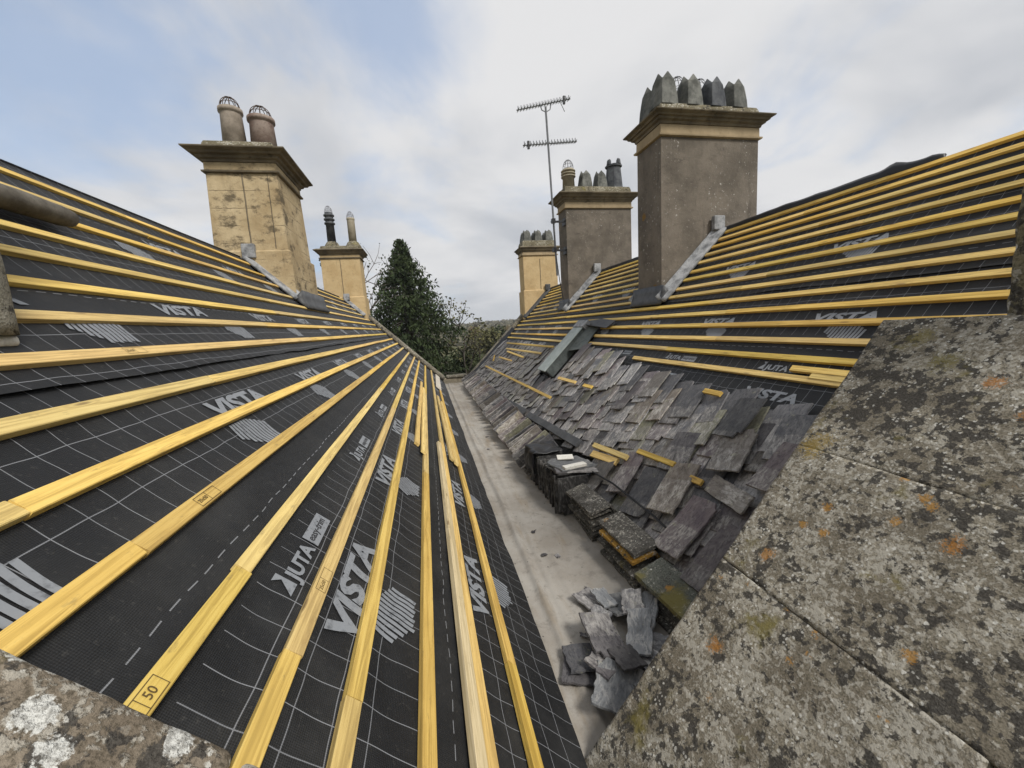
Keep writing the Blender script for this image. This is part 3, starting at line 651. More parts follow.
# tall stone chimney on the left ridge
c, z = chimney('tall yellow stone chimney with two clay pots on the left roof ridge', -2.72, -1.84, 6.5, 7.62, -.2, 2.30, BS, .185, 1.27, .03, .15, .14, .15)
roundpot(c, -2.43, 6.86, z-.02, 3.28, .155, .135, POT_CLAY, .02, 0, .17, RUST); roundpot(c, -2.06, 6.90, z-.02, 3.19, .175, .155, POT_RED, .025, 0, .18, RUST)
seam(c, -2.275, 6.5, 1.29, 2.30, CORN, 0, .03, .010); seam(c, -1.96, 6.5, 1.29, 2.30, CORN, 0, .03, .006)
flashing(c, 'L', .10, .95, 6.46, .13, LEAD); apron(c, 'L', 1.0, 6.38, 7.72, LEADDK)
# smaller stone chimney at the far end of the left roof
c, z = chimney('smaller yellow stone chimney with two thin pots at the left roof far end', -2.81, -1.72, 13.0, 13.75, -.3, 2.27, (BATH2, BATH2, CORN, FLAUN), .15, 1.16, .0, .14, .10, .15, -.02)
for px in (-2.50, -1.90): lathe(c, 'pot_base', FLAUN, px, 13.35, [(.24, z-.06), (.23, z+.02), (.16, z+.14), (.12, z+.17)], 14)
roundpot(c, -2.50, 13.35, z+.1, 3.66, .125, .115, POT_DARK, .02, 3, .2); roundpot(c, -1.90, 13.35, z+.1, 3.50, .115, .11, POT_STONE, .008, 0, .2)
seam(c, -2.27, 12.995, 1.18, 2.27); flashing(c, 'L', .25, .95, 12.97, .14, LEAD)
# big rendered chimney
RS = (RENDER, FRIEZE, CORN, FLAUN)
c, z = chimney('big grey rendered chimney with eight pointed pots, nearest on the right roof', 3.28, 4.80, 5.15, 5.76, -.3, 2.37, RS, .15, None, .01, .16, .155, .13)
for j, (py, order) in enumerate(((5.30, (POT_GREY, POT_GREY, POT_DARK, POT_GREY)), (5.60, (POT_GREY, POT_DARK, POT_GREY, POT_DARK)))):
    for k, px in enumerate((3.42, 3.80, 4.16, 4.50)):
        crownpot(c, px+.02*j, py, z-.02, z+.41-.01*k, .165, .105, order[k], 8, .13 if (j == 1 and k in (1, 2)) else None, .5+.1*k)
flashing(c, 'R', -.02, 1.32, 5.12, .13, LEAD); apron(c, 'R', 1.235, 5.05, 5.86, LEADDK); flashing(c, 'R', .9, 1.30, 5.90, .13, LEAD, False)
# middle rendered chimney
c, z = chimney('middle grey rendered chimney with a ringed pot and aerial mast clamped to it', 3.41, 5.06, 9.2, 9.72, -.3, 2.60, RS, .19, None, .0, .20, .15, .17)
roundpot(c, 3.62, 9.5, z-.03, 3.56, .15, .135, POT_STONE, .02, 3, .22)
crownpot(c, 3.99, 9.4, z-.03, 3.50, .165, .11, POT_GREY); crownpot(c, 4.37, 9.4, z-.03, 3.50, .165, .11, POT_GREY)
mb = MB(); rr = []
for q, zz in ((.215, z-.02), (.165, 3.62), (.20, 3.625), (.20, 3.665), (.15, 3.67)): rr.append([Vector((4.78+q*math.cos(math.pi*(k+.5)/4), 9.5+q*math.sin(math.pi*(k+.5)/4), zz)) for k in range(8)])
mb.rings(rr)
for k in range(8):
    a = math.pi*(k+.5)/4
    if k % 2 == 0: mb.tube([(4.78+.16*math.cos(a), 9.5+.16*math.sin(a), 3.66), (4.78+.15*math.cos(a), 9.5+.15*math.sin(a), 3.75), (4.78+.13*math.cos(a), 9.5+.13*math.sin(a), 3.79)], [.055, .05, .015], 7)
o = mb.build('chimney_pot', POT_DARK, c); o.matrix_parent_inverse = Matrix.Translation(-c.location)
flashing(c, 'R', -.02, 1.25, 9.17, .14, LEAD); apron(c, 'R', 1.06, 9.1, 9.8, LEADDK)
# far right chimney
c, z = chimney('small yellow stone chimney with a row of pale pots at the far right gable', 3.30, 4.45, 13.0, 13.6, -.3, 2.22, (BATH2, FRIEZE, CORN, FLAUN), .12, 1.13, .0, .24, .12, .14, -.01)
for px in (3.50, 3.87, 4.24): crownpot(c, px, 13.2, z-.03, z+.36, .165, .11, POT_GREY, 8, None, .5)
for px in (3.50, 3.87, 4.24): crownpot(c, px, 13.45, z-.03, z+.34, .165, .11, POT_GREY, 8, None, .5)
seam(c, 3.86, 12.995, 1.15, 2.12); flashing(c, 'R', .05, 1.3, 12.97, .14, LEADDK)
# TV aerial
an = empty('tv_aerial', (3.05, 9.15, 1.2), 'thin grey TV aerial mast with two toothed booms beside the middle chimney', 'aerial')
IV = Matrix.Translation((-3.05, -9.15, -1.2))
def ap(name, mb_, mat=ALU):
    o = mb_.build(name, mat, an); o.matrix_parent_inverse = IV; return o
mb = MB(); mb.tube([(3.125, 9.15, 1.1), (3.02, 9.15, 4.72)], .024, 8); ap('mast', mb)
for nm, a, b, hi in (('boom', (2.36, 9.15, 4.62), (3.60, 9.15, 4.91), 4.72), ('boom', (2.46, 9.15, 3.91), (3.72, 9.15, 4.03), 3.97)):
    a, b = Vector(a), Vector(b); mb = MB(); mb.tube([a, b], .014, 6); o = ap(nm, mb); mb = MB(); n = 18
    for i in range(n):
        t = a.lerp(b, (i+.5)/n); up = Vector((-.1, .25, .97)).normalized(); L_ = .055
        mb.tube([t-Vector((0, .10, 0)), t+Vector((0, .10, 0))], .0075, 5); mb.tube([t-Vector((0, 0, .03)), t+Vector((0, 0, L_*1.4))], .009, 5)
    e = mb.build('element', ALU, o)
    q = a.lerp(b, .88 if hi > 4.5 else .1); mb = MB(); mb.box(q, (.045, .05, .16)); ap('dipole_box', mb, BLACK)
mb = MB(); mb.tube([(2.90, 9.15, 4.74), (2.93, 9.15, 4.65), (3.02, 9.15, 4.61), (3.12, 9.15, 4.67), (3.15, 9.15, 4.79)], .012, 6); ap('boom_clamp', mb)
mb = MB(); mb.tube([(3.36, 9.15, 4.84), (3.42, 9.15, 4.72), (3.46, 9.15, 4.64)], .008, 5); ap('loose_cable', mb)
for zz in (2.32, 1.68):
    mb = MB(); mb.box((3.23, 9.22, zz), (.36, .04, .04)); mb.box((3.09, 9.16, zz), (.08, .09, .10)); mb.box((3.385, 9.28, zz), (.03, .16, .16)); ap('wall_bracket', mb, BLACK)
mb = MB(); mb.tube([(3.07, 9.12, 2.3), (3.10, 9.11, 1.6), (3.16, 9.1, 1.0), (3.24, 9.12, .55)], .010, 5); ap('cable', mb, BLACK)

# ------------------------------------------------------------------ lead box on the right roof
lb = empty('lead_box', PR(2.3, 6.9, 0), 'long green-grey lead covered box running down the right roof', 'lead box')
LI = Matrix.Translation(-lb.location)
def lp(name, pts8, mat, bev=.01):
    mb = MB(); mb.hexa(pts8); o = mb.build(name, mat, lb); o.matrix_parent_inverse = LI; return bevel(o, bev)
def sb(s0, s1, y0, y1, h0, h1): return [PR(s0, y0, h0), PR(s1, y0, h0), PR(s1, y1, h0), PR(s0, y1, h0), PR(s0, y0, h1), PR(s1, y0, h1), PR(s1, y1, h1), PR(s0, y1, h1)]
lp('box', sb(1.86, 2.92, 6.64, 7.04, -.02, .16), LEADGRDK); lp('lid', sb(1.93, 2.95, 6.61, 7.07, .163, .183), LEADGR); lp('cap', sb(1.76, 1.925, 6.60, 7.08, .08, .193), LEAD)
lp('end_board', sb(2.921, 2.94, 6.64, 7.04, .0, .158), BLACK)
mb = MB(); mb.add([PR(1.8, 6.62, .12), PR(2.40, 6.62, .10), PR(2.26, 6.28, .02), PR(2.02, 6.34, .03), PR(1.82, 6.4, .02)], [(0,1,2,3,4)]); o = mb.build('side_flashing', LEADGRDK, lb); o.matrix_parent_inverse = LI; sm = o.modifiers.new('t', 'SOLIDIFY'); sm.thickness = .008
mb = MB(); mb.add([PR(1.66, 5.95, .02), PR(1.84, 6.0, .05), PR(1.86, 6.6, .16), PR(1.86, 7.1, .16), PR(1.70, 7.2, .08), PR(1.62, 6.5, .04)], [(0,1,2,3,4,5)]); o = mb.build('head_flashing', LEADDK, lb); o.matrix_parent_inverse = LI; sm = o.modifiers.new('t', 'SOLIDIFY'); sm.thickness = .01

# ------------------------------------------------------------------ slates
def slate_mesh(L_, W_, T_, seed, chip=.012, bend=0.):
    rnd = random.Random(seed); pts = []
    for (a, b, n) in (((-L_/2, -W_/2), (L_/2, -W_/2), 9), ((L_/2, -W_/2), (L_/2, W_/2), 6), ((L_/2, W_/2), (-L_/2, W_/2), 9), ((-L_/2, W_/2), (-L_/2, -W_/2), 6)):
        for i in range(n):
            t = i/n; pts.append((a[0]+(b[0]-a[0])*t+rnd.uniform(-1, 1)*chip*(.35 if i else .0), a[1]+(b[1]-a[1])*t+rnd.uniform(-1, 1)*chip*(.35 if i else .0)))
    if rnd.random() < .6:                        # a broken corner
        k = rnd.choice([0, 9, 15, 24]); s_ = rnd.uniform(.015, .06); x, y = pts[k]; pts[k] = (x-s_*math.copysign(1, x), y-s_*.6*math.copysign(1, y))
    zt = lambda x, y, q: q+bend*(x*x)*4+rnd.uniform(-1, 1)*.0008
    n = len(pts); top = [Vector((x*.985, y*.98, zt(x, y, T_/2))) for x, y in pts]; bot = [Vector((x, y, zt(x, y, -T_/2))) for x, y in pts]
    ct = Vector((0, 0, T_/2)); cb = Vector((0, 0, -T_/2)); vs = bot+top+[cb, ct]
    fs = [(i, (i+1) % n, (i+1) % n+n, i+n) for i in range(n)]+[((i+1) % n, i, 2*n) for i in range(n)]+[(i+n, (i+1) % n+n, 2*n+1) for i in range(n)]
    return vs, fs
PROTO = {}
def slate_proto(kind, mat, key, dims):
    k = (kind, key)
    if k not in PROTO:
        vs, fs = slate_mesh(*dims[:3], seed=hash(key) % 9999 if not isinstance(key, int) else key, chip=dims[3] if len(dims) > 3 else .012, bend=dims[4] if len(dims) > 4 else 0)
        me = bpy.data.meshes.new('slate'); me.from_pydata([tuple(v) for v in vs], [], fs); me.materials.append(mat); me.update(); PROTO[k] = me
    return PROTO[k]
def put_slate(me, mtx, label, group, name='slate'):
    o = bpy.data.objects.new(name, me); C.objects.link(o); o.matrix_world = mtx; return tag(o, label, 'slate', group)
# local X = +Y world (across), local Y = downslope, Z = normal; slates are made with X long, so turn them 90 deg
GS = 'slates stored loose in rows on the right roof'
rs = random.Random(21)
def top_line(y):                                 # where the slates begin, measured down the slope
    if y < 2.4: return 2.60
    if y < 3.0: return 2.53
    if y < 3.3: return 2.46
    if y < 4.4: return 2.42
    if y < 5.1: return 2.30
    if y < 6.2: return 2.22
    if y < 7.2: return 2.97
    return 2.30
nrow = 7; total = 0; rest = MB(); SW = [.20, .22, .245, .27]
for r in range(nrow):
    y = 1.50+rs.uniform(0, .12); k = 0
    while y < 12.95:
        near = y < 3.2
        w = rs.choice(SW); ln = rs.choice([.36, .40, .43]); t0 = top_line(y); foot = 3.90 if y < 3.4 else (3.58 if y < 4.2 else 3.66+.020*(y-4))
        if t0 > 2.9 and r < 3: y += w; continue
        if t0 > 2.9: sc = t0+.22+(foot-t0-.36)/3.*(r-3)
        else: sc = t0+.20+(foot-t0-.36)/(nrow-1)*r
        sc += rs.uniform(-.05, .05)+.045*nz(y*.7, r*3.)
        tilt = R(rs.uniform(2.5, 6)); side = R(rs.uniform(.5, 6.5)); yaw = R(13+rs.gauss(0, 2.2))
        h = .030+.020*abs(nz(y*1.3, r*2.7, 5))+rs.uniform(0, .024)
        if rs.random() < .05: yaw += R(rs.choice([-11, 9]))
        ci = rs.choices(range(5), [.28, .30, .20, .11, .11])[0]; cn, cm = SLATES[ci]; kk = ci*100+rs.randint(0, 3)*10+SW.index(w)
        me = slate_proto('row', cm, kk, (ln, w*1.02, .011, .006))
        mt = frame(PR(sc, y+w/2, h), 'R') @ Matrix.Rotation(yaw, 4, 'Z') @ Matrix.Rotation(tilt, 4, 'X') @ Matrix.Rotation(side, 4, 'Y') @ Matrix.Rotation(R(90), 4, 'Z')
        k += 1
        if y < 7.3:
            total += 1; put_slate(me, mt, '%s slate, %s from near end, %s loose row on right roof' % (cn, word(k), word(r+1)), GS)
        else:
            rest.add([mt @ v.co for v in me.vertices], [tuple(p.vertices) for p in me.polygons], ci)
        y += w*rs.uniform(.90, 1.0)+(rs.uniform(.02, .06) if rs.random() < .06 else 0)
tag(rest.build('slate_rows', [q[1] for q in SLATES]), 'weathered grey slates laid loose over the far half of the right roof foot', 'slates', None, 'stuff')
print('row slates', total)
# heaped odd slates near the coping, turned this way and that
GH = 'slates heaped askew beside the big coping'
HEAP = [(2.80, 1.95, 5, 'broad dark blue-grey slate lying askew at the top of the heap by the coping'), (2.77, 2.40, -4, 'wide smooth slate beside the printed word, topmost but one by the coping'), (3.02, 2.24, 9, 'wide brownish slate tilted over the heap under the printed word'), (3.02, 1.84, -7, 'slate half hidden by the coping edge in the upper heap'),
        (3.18, 2.68, 6, 'large dark slate with a paler square corner in the heap middle'), (3.30, 2.05, 75, 'narrow slate lying across the heap close to the coping'), (3.45, 2.45, 8, 'long slate with pale streaks in the lower heap by the stacked tiles'), (3.62, 2.12, -4, 'long streaked slate leaning just above the last ridge tile'), (3.60, 2.70, 5, 'upright streaked slate leaning above the middle tile stack'), (3.55, 3.02, 10, 'split slate leaning above the gap between two tile stacks'), (3.66, 1.80, -6, 'purple slate leaning lowest by the coping edge'), (3.72, 3.30, 6, 'brown streaked slate leaning above the nearest full tile stack')]
for i, (s, y, yw, lb_) in enumerate(HEAP):
    ci = (1, 1, 2, 0, 3, 2, 2, 0, 1, 0, 0, 2)[i]; me = slate_proto('heap', SLATES[ci][1], 900+i, (.44 if i > 5 else .37, .24 if i != 5 else .13, .011, .010, .03 if i % 2 else 0))
    mt = frame(PR(s, y, .085+.012*(i % 4)), 'R') @ Matrix.Rotation(R(yw+11), 4, 'Z') @ Matrix.Rotation(R(3+i % 4*1.5), 4, 'X') @ Matrix.Rotation(R((-4, 5, -2, 3)[i % 4]), 4, 'Y') @ Matrix.Rotation(R(90), 4, 'Z')
    put_slate(me, mt, lb_, GH)
# slates on edge along the gutter
GE = 'slates stood on edge along the gutter'
y = 4.35; k = 0; re = random.Random(5)
while y < 12.3:
    k += 1; ln = re.uniform(.42, .54); ci = re.choices(range(5), [.36, .26, .22, .08, .08])[0]; cn, cm = SLATES[ci]
    me = slate_proto('edge', cm, 500+ci*10+k % 4, (.47, re.choice([.20, .23]), .013, .012))
    lean = R(94+34*nz(y*1.3, 6.5)+re.uniform(-9, 9)); a_ = R(34+re.uniform(-3, 3)); off = .05*nz(y*1.6, 1)+re.uniform(-.06, .05)
    xd = Vector((0, 1, 0)); zd = Vector((-math.sin(a_), 0, math.cos(a_))); yd = zd.cross(xd)
    fr_ = Matrix((xd, yd, zd)).transposed().to_4x4(); fr_.translation = Vector((1.165+.008*(y-6)*(y > 6)-off*.83, y, -1.515+off*.55+re.uniform(-.05, .04)))
    mt = fr_ @ Matrix.Rotation(R(re.uniform(-5, 5)-5), 4, 'Z') @ Matrix.Rotation(R(90), 4, 'Z') @ Matrix.Rotation(-lean, 4, 'X')
    put_slate(me, mt, '%s slate leaning on edge in gutter row, %s from near end' % (cn, word(k)), GE)
    y += re.choice([.06, .08, .11, .14])*re.uniform(.8, 1.2)
print('edge slates', k)
# dark bundle of slates standing upright in front of that row
GB = 'dark slates standing upright in the gutter bundle'
y = 3.30; k = 0
while y < 4.25:
    k += 1; me = slate_proto('bundle', SDARK, 700+k % 5, (.36, .30, .012, .014)); x = 1.20+re.uniform(-.022, .018)
    mt = Matrix.Translation((x, y, GZ+.182+re.uniform(-.014, .010))) @ Matrix.Rotation(R(re.uniform(-3, 3)), 4, 'Z') @ Matrix.Rotation(R(86+re.uniform(-4, 4)), 4, 'X') @ Matrix.Rotation(R(90+re.uniform(-3, 3)), 4, 'Z')
    put_slate(me, mt, 'black slate standing upright in the gutter bundle, %s from the near end' % word(k), GB); y += re.uniform(.028, .058)
print('bundle', k)
for i, (dx, dy, dz, yw, mt_, lb_) in enumerate(((0, 0, 0, 8, SDARK, 'lowest dark slate lying flat on the upright black bundle'), (.03, -.02, .013, -6, SLATES[3][1], 'middle grey slate lying flat on the upright black bundle'), (.02, .03, .026, 14, SGREY, 'topmost grey slate lying flat on the upright black bundle'))):
    put_slate(slate_proto('flat', mt_, 760+i, (.40, .34, .011, .02)), Matrix.Translation((1.24+dx, 3.52+dy, GZ+.375+dz)) @ Matrix.Rotation(R(yw), 4, 'Z') @ Matrix.Rotation(R(4), 4, 'Y'), lb_, 'slates lying flat on the dark bundle')
mb = MB(); mb.box((0, 0, 0), (.23, .065, .03)); o = mb.build('white_tile', WHITE, None, False, Matrix.Translation((1.25, 3.40, GZ+.425)) @ Matrix.Rotation(R(10), 4, 'Z')); bevel(o, .004); tag(o, 'creamy white bar lying across the slates on the black bundle', 'tile')
mb = MB(); mb.box((0, 0, 0), (.16, .10, .012)); o = mb.build('white_tile', WHITE, None, False, Matrix.Translation((1.25, 3.66, GZ+.428)) @ Matrix.Rotation(R(-12), 4, 'Z') @ Matrix.Rotation(R(6), 4, 'X')); bevel(o, .003); tag(o, 'small flat white piece behind the creamy bar on the bundle', 'tile')
# black plastic over the far part of the bundle
vs = []; fs = []; nu, nv = 16, 22
for i in range(nu+1):
    for j in range(nv+1):
        yy = 3.98+.38*i/nu; t = j/nv
        if t < .45: x = 1.34-.32*t/.45; z = GZ+.388
        else: x = 1.012-.03*(t-.45); z = GZ+.388-(t-.45)/.55*(.30-.06*abs(nz(yy*6, 2)))
        vs.append(Vector((x-.045*nz(yy*11, t*3)*(t > .4), yy+.035*nz(t*5, yy*3), z+.02*nz(x*10, yy*10, 3)+(.05*nz(yy*9, 3.) if t > .9 else 0))))
for i in range(nu):
    for j in range(nv): a = i*(nv+1)+j; fs.append((a, a+1, a+nv+2, a+nv+1))
o = obj('plastic_sheet', vs, fs, BLACK, None, True); sm = o.modifiers.new('t', 'SOLIDIFY'); sm.thickness = .004; tag(o, 'black plastic draped over the far half of the upright slate bundle', 'plastic sheet')

# ridge tiles: two wings meeting at an edge, nested in three stacks
def ridge_mesh(L_, wl, wr, t, seed):
    rnd = random.Random(seed); mb = MB(); rr = []; n = 9
    for i in range(n+1):
        x = -L_/2+L_*i/n; q = lambda: rnd.uniform(-.003, .003)
        al, ar_ = R(15), R(54)
        a = Vector((-wl*math.cos(al), 0, -wl*math.sin(al))); b = Vector((wr*math.cos(ar_), 0, -wr*math.sin(ar_)))
        sec = [(a.x, a.z), (-.006, 0), (.006, -.003), (b.x, b.z), (b.x-.018, b.z-.012), (0, -t*1.2), (a.x, a.z-t)]
        rr.append([Vector((sx+q(), x, sz+q())) for sx, sz in sec])
    mb.rings(rr); me = bpy.data.meshes.new('ridge_tile'); me.from_pydata([tuple(v) for v in mb.v], [], mb.f); me.materials.append(RIDGE); me.update(); return me
RT = [ridge_mesh(.45+.02*i, .175+.006*i, .17, .019, i) for i in range(4)]
ORANGE = lichen('orange_lichened_tile', (.30, .16, .03), (.38, .23, .06), .3, .2, .3, .9, .5, 1.6); RTO = RT[0].copy(); RTO.materials[0] = ORANGE
MOSSTILE = lichen('yellow_lichened_tile', (.10, .105, .09), (.17, .175, .15), .15, .2, .3, 1.5, 1.5, 1.6); RTM = ridge_mesh(.46, .21, .18, .026, 9); RTM.materials[0] = MOSSTILE
for st, (x, y, n, yw, nm) in enumerate(((1.345, 3.04, 6, 1, 'farthest'), (1.355, 2.42, 6, 2, 'middle'), (1.365, 1.86, 5, 4, 'nearest'))):
    for i in range(n):
        top = i == n-1; me = RTM if (top and st == 2) else RTO if (st == 1 and i == n-2) else RT[(i+st) % 4]
        o = bpy.data.objects.new('ridge_tile', me); C.objects.link(o)
        o.matrix_world = Matrix.Translation((x+random.uniform(-.02, .02)-.006*i, y+random.uniform(-.03, .03), GZ+.075+.046*i)) @ Matrix.Rotation(R(yw+random.uniform(-4, 4)), 4, 'Z')
        lbl = ('top tile of the %s ridge tile stack, %s' % (nm, ['speckled grey with a yellow corner', 'dark with pale speckles', 'grey with yellow lichen'][st])) if top else ('orange-edged angled tile just under the top of the middle stack' if me is RTO else 'dark angled ridge tile, %s from the bottom of the %s stack' % (word(i+1), nm))
        tag(o, lbl, 'ridge tile', 'angled ridge tiles nested in three stacks')
# broken slates and lead scraps in the gutter
GP = 'broken slates heaped at the near end of the gutter'
BR = [(.86, 2.13, .02, 30, 0, 4, .24, .17, SLATES[3][1], 'dark square slate piece at the far side of the broken heap'), (1.00, 2.02, .03, 12, -8, 6, .27, .20, SGREY, 'pale grey folded piece at the far right of the broken heap'), (.78, 1.78, .085, 8, 6, 12, .34, .21, SLATES[3][1], 'large half-dark slate standing highest in the broken heap'), (.97, 1.75, .07, -20, 6, -14, .34, .15, SGREY, 'curved pale slate curling beside the large half-dark one'),
      (1.08, 1.86, .06, -30, 8, -25, .36, .13, SGREY, 'long bluish sliver leaning on the tile stack by the heap'), (.63, 1.73, .03, 5, -5, 4, .22, .18, SLATES[1][1], 'rough slate piece at the gutter side of the broken heap, lying over another'), (.61, 1.70, .012, -12, 2, 2, .24, .20, SLATES[3][1], 'dark slate piece lowest at the gutter side of the broken heap'), (.72, 1.50, .05, -22, 5, 10, .30, .25, SGREY, 'big streaked slate at the near end of the broken heap'),
      (.90, 1.62, .025, 60, -4, 3, .30, .2, SLATES[3][1], 'dark slate in the hollow under the curved pale one'), (.96, 1.58, .06, 35, -14, -8, .26, .14, SLATES[1][1], 'narrow slate sliding towards the coping edge below the heap'), (.83, 1.95, .045, -35, 5, 6, .18, .13, SLATES[1][1], 'small slate chip between the square piece and the large one'), (.70, 1.62, .075, 40, 6, 4, .17, .13, SLATES[3][1], 'small dark slate wedged between the rough piece and the large slate'), (.88, 1.47, .06, -50, -6, 8, .19, .13, SGREY, 'pale chip beside the big streaked slate at the near end'), (.92, 2.08, .06, 20, 8, 5, .18, .12, SGREY, 'small pale chip lying on the folded piece at the far end'), (1.04, 1.95, .10, -15, 10, -12, .20, .14, SLATES[1][1], 'blue-grey chip leaning against the tile stack above the sliver'), (.82, 1.60, .10, 15, -5, 6, .18, .15, SLATES[3][1], 'dark chip on top of the heap just above the big streaked slate'), (1.09, 1.68, .02, 70, 2, -10, .25, .16, SLATES[1][1], 'slate piece tucked under the bluish sliver near the coping')]
for i, (x, y, z, yw, rx, ry, L_, W_, mt_, lb_) in enumerate(BR):
    L_ *= .86; W_ *= .86
    me = slate_proto('broken', mt_, 800+i, (L_, W_, .010, .020, .30 if i in (1, 3, 4, 7) else .1))
    put_slate(me, Matrix.Translation((x, y, GZ+.02+z)) @ Matrix.Rotation(R(yw), 4, 'Z') @ Matrix.Rotation(R(rx), 4, 'X') @ Matrix.Rotation(R(ry), 4, 'Y') @ Matrix.Rotation(R(80), 4, 'Z'), lb_, GP, 'broken_slate')
rc = random.Random(77)
for i in range(8):
    y = rc.uniform(1.9, 6.5); put_slate(slate_proto('chip', SLATES[3][1], 860+i % 4, (rc.choice([.03, .045, .06]), .028, .006, .02)), Matrix.Translation((.72+rc.random()**1.5*.3, y, GZ+.012)) @ Matrix.Rotation(rc.uniform(0, 6), 4, 'Z') @ Matrix.Rotation(R(5), 4, 'X'), 'tiny dark slate chip lying on the pale gutter floor', 'slate chips on the gutter floor', 'slate_chip')['category'] = 'chip'
# dark lead strip lying along the foot of the rows
def strip(y0, y1, s0, s1, label, mat, w=.10):
    mb = MB(); rr = []
    for i in range(31):
        y = y0+(y1-y0)*i/30; s = s0+(s1-s0)*i/30+.006*nz(y*1.7, 2); h = .075+.008*nz(y*2, 6)
        rr.append([PR(s-w/2, y, h), PR(s+w/2, y, h), PR(s+w/2, y, h+.035), PR(s-w/2, y, h+.035)])
    mb.rings(rr); return tag(bevel(mb.build('lead_strip', mat), .004), label, 'lead strip', 'dark strips lying below the slate rows')
strip(4.05, 6.0, 3.60, 3.70, 'nearer dark grey strip lying below the slate rows, behind the black bundle', LEADDK)
strip(6.25, 9.9, 3.70, 3.86, 'farther dark grey strip lying below the slate rows', LEADDK)
mb = MB(); mb.box((0,0,0), (.18, .11, .07)); o = mb.build('white_block', WHITE, None, False, frame(PR(3.80, 9.95, .12), 'R')); bevel(o, .01); tag(o, 'small white block on the far end of the dark strip', 'block')
mb = MB(); mb.box((0,0,0), (.2, .13, .09)); o = mb.build('white_block', LEAD, None, False, Matrix.Translation((1.22, 12.55, -1.58)) @ Matrix.Rotation(R(25), 4, 'Y')); bevel(o, .01); tag(o, 'small grey block beside the gutter parapet at the far end', 'block')
# loose battens on and between the slates
def stick(p, q, label, w=.045, t=.022, mat=None):
    p, q = PR(*p), PR(*q); d = q-p; x = d.normalized(); z = (NR-x*NR.dot(x)).normalized(); y = z.cross(x); mb = MB(); mb.box((0,0,0), (d.length, w, t))
    mt = Matrix((x, y, z)).transposed().to_4x4(); mt.translation = (p+q)/2; o = mb.build('roof_batten', mat or BATTEN, None, False, mt); bevel(o, .002); return tag(o, label, 'batten', 'loose battens on the right roof')
stick((3.37, 11.9, .13), (3.30, 5.6, .14), 'long thin yellow batten lying aslant across the far slates')
stick((2.42, 11.9, .10), (2.36, 7.5, .10), 'yellow batten lying loose above the far slates, left of the lead box')
stick((2.62, 11.3, .11), (2.56, 7.9, .11), 'second yellow batten down on the far slates, left of the lead box')
stick((2.70, 10.9, .11), (2.75, 8.9, .11), 'third yellow batten down on the far slates, shorter and darker')
stick((2.95, 11.2, .12), (2.93, 9.6, .12), 'short yellow batten piece low on the far slates near the verge')
stick((2.95, 12.0, .12), (3.12, 11.5, .13), 'tiny yellow offcut nearest the far verge on the slates')
stick((2.95, 5.98, .12), (2.93, 5.28, .12), 'short yellow batten showing between slates in front of the lead box')
stick((2.93, 4.98, .12), (2.92, 4.72, .12), 'tiny yellow batten end right of the short one before the lead box')
stick((3.52, 3.72, .115), (3.45, 3.12, .115), 'yellow batten piece lying above the black bundle, upper of two', .05, .03)
stick((3.60, 3.66, .10), (3.53, 3.22, .10), 'yellow batten piece lying above the black bundle, lower of two', .07, .03)
stick((3.345, 3.08, .10), (3.30, 2.60, .10), 'yellow batten end showing among the heaped slates')
stick((3.33, 2.40, .09), (3.32, 2.28, .09), 'tiny yellow batten tip under the dark heaped slate')
stick((2.60, 2.95, .07), (2.60, 2.75, .07), 'yellow batten tip showing at the top slates under the printed word')
mb = MB(); mb.tube([(1.36, 3.55, -1.375), (1.44, 3.0, -1.37), (1.455, 2.4, -1.38), (1.47, 2.0, -1.43)], .008, 6); tag(mb.build('black_lath', BLACK), 'thin black rod lying along the back of the tile stacks', 'rod')
# membrane edge standing up along the right ridge
mb = MB(); rr = []; n = 240
for i in range(n+1):
    y = 2.62+(FAR-.1-2.62)*i/n; d = y-2.62
    hh = .012+.034*min(1, d/.35)+.030*math.exp(-((d-.36)/.07)**2)+.018*math.exp(-((d-.07)/.05)**2)+.016*nz(y*1.1, 3)+.008*nz(y*5, 1)
    k = .012*nz(y*7, 1)
    rr.append([PR(.004, y, -.02), PR(-.02, y, hh*.6), AR+Vector((.03+k, y, .02+hh)), AR+Vector((.042+k, y, .012+hh)), AR+Vector((.03, y, .0)), PR(.008, y, -.024)])
mb.rings(rr); tag(mb.build('ridge_flap', BLACK, None, True), 'black membrane edge sticking up along the right roof ridge', 'membrane flap')

# ------------------------------------------------------------------ land and trees
def leafm(name, c0, c1, c2):
    m = M(name, .7, .2); v = m.world(); n = m.noise(v, 1.1, 4); n2 = m.noise(v, 7, 3)
    col = m.mix(m.step(n, .35, .65), c0, c1); col = m.mix(m.math('MULTIPLY', m.step(n2, .5, .75), .6), col, c2); m.b.inputs['Subsurface Weight'].default_value = 0
    return m.col(col).m
CONI = leafm('conifer_leaf', (.018, .030, .010), (.040, .058, .020), (.072, .088, .034)); OLIVE = leafm('olive_leaf', (.07, .072, .026), (.105, .10, .04), (.14, .115, .05)); AUT = leafm('autumn_leaf', (.15, .105, .042), (.19, .14, .065), (.11, .095, .045)); DGRN = leafm('dark_hedge_leaf', (.030, .040, .016), (.052, .062, .024), (.078, .080, .032)); FADE = leafm('far_leaf', (.105, .098, .06), (.14, .125, .08), (.12, .115, .075)); BARK = simple('bark', (.06, .05, .04), (.11, .095, .08), 5)
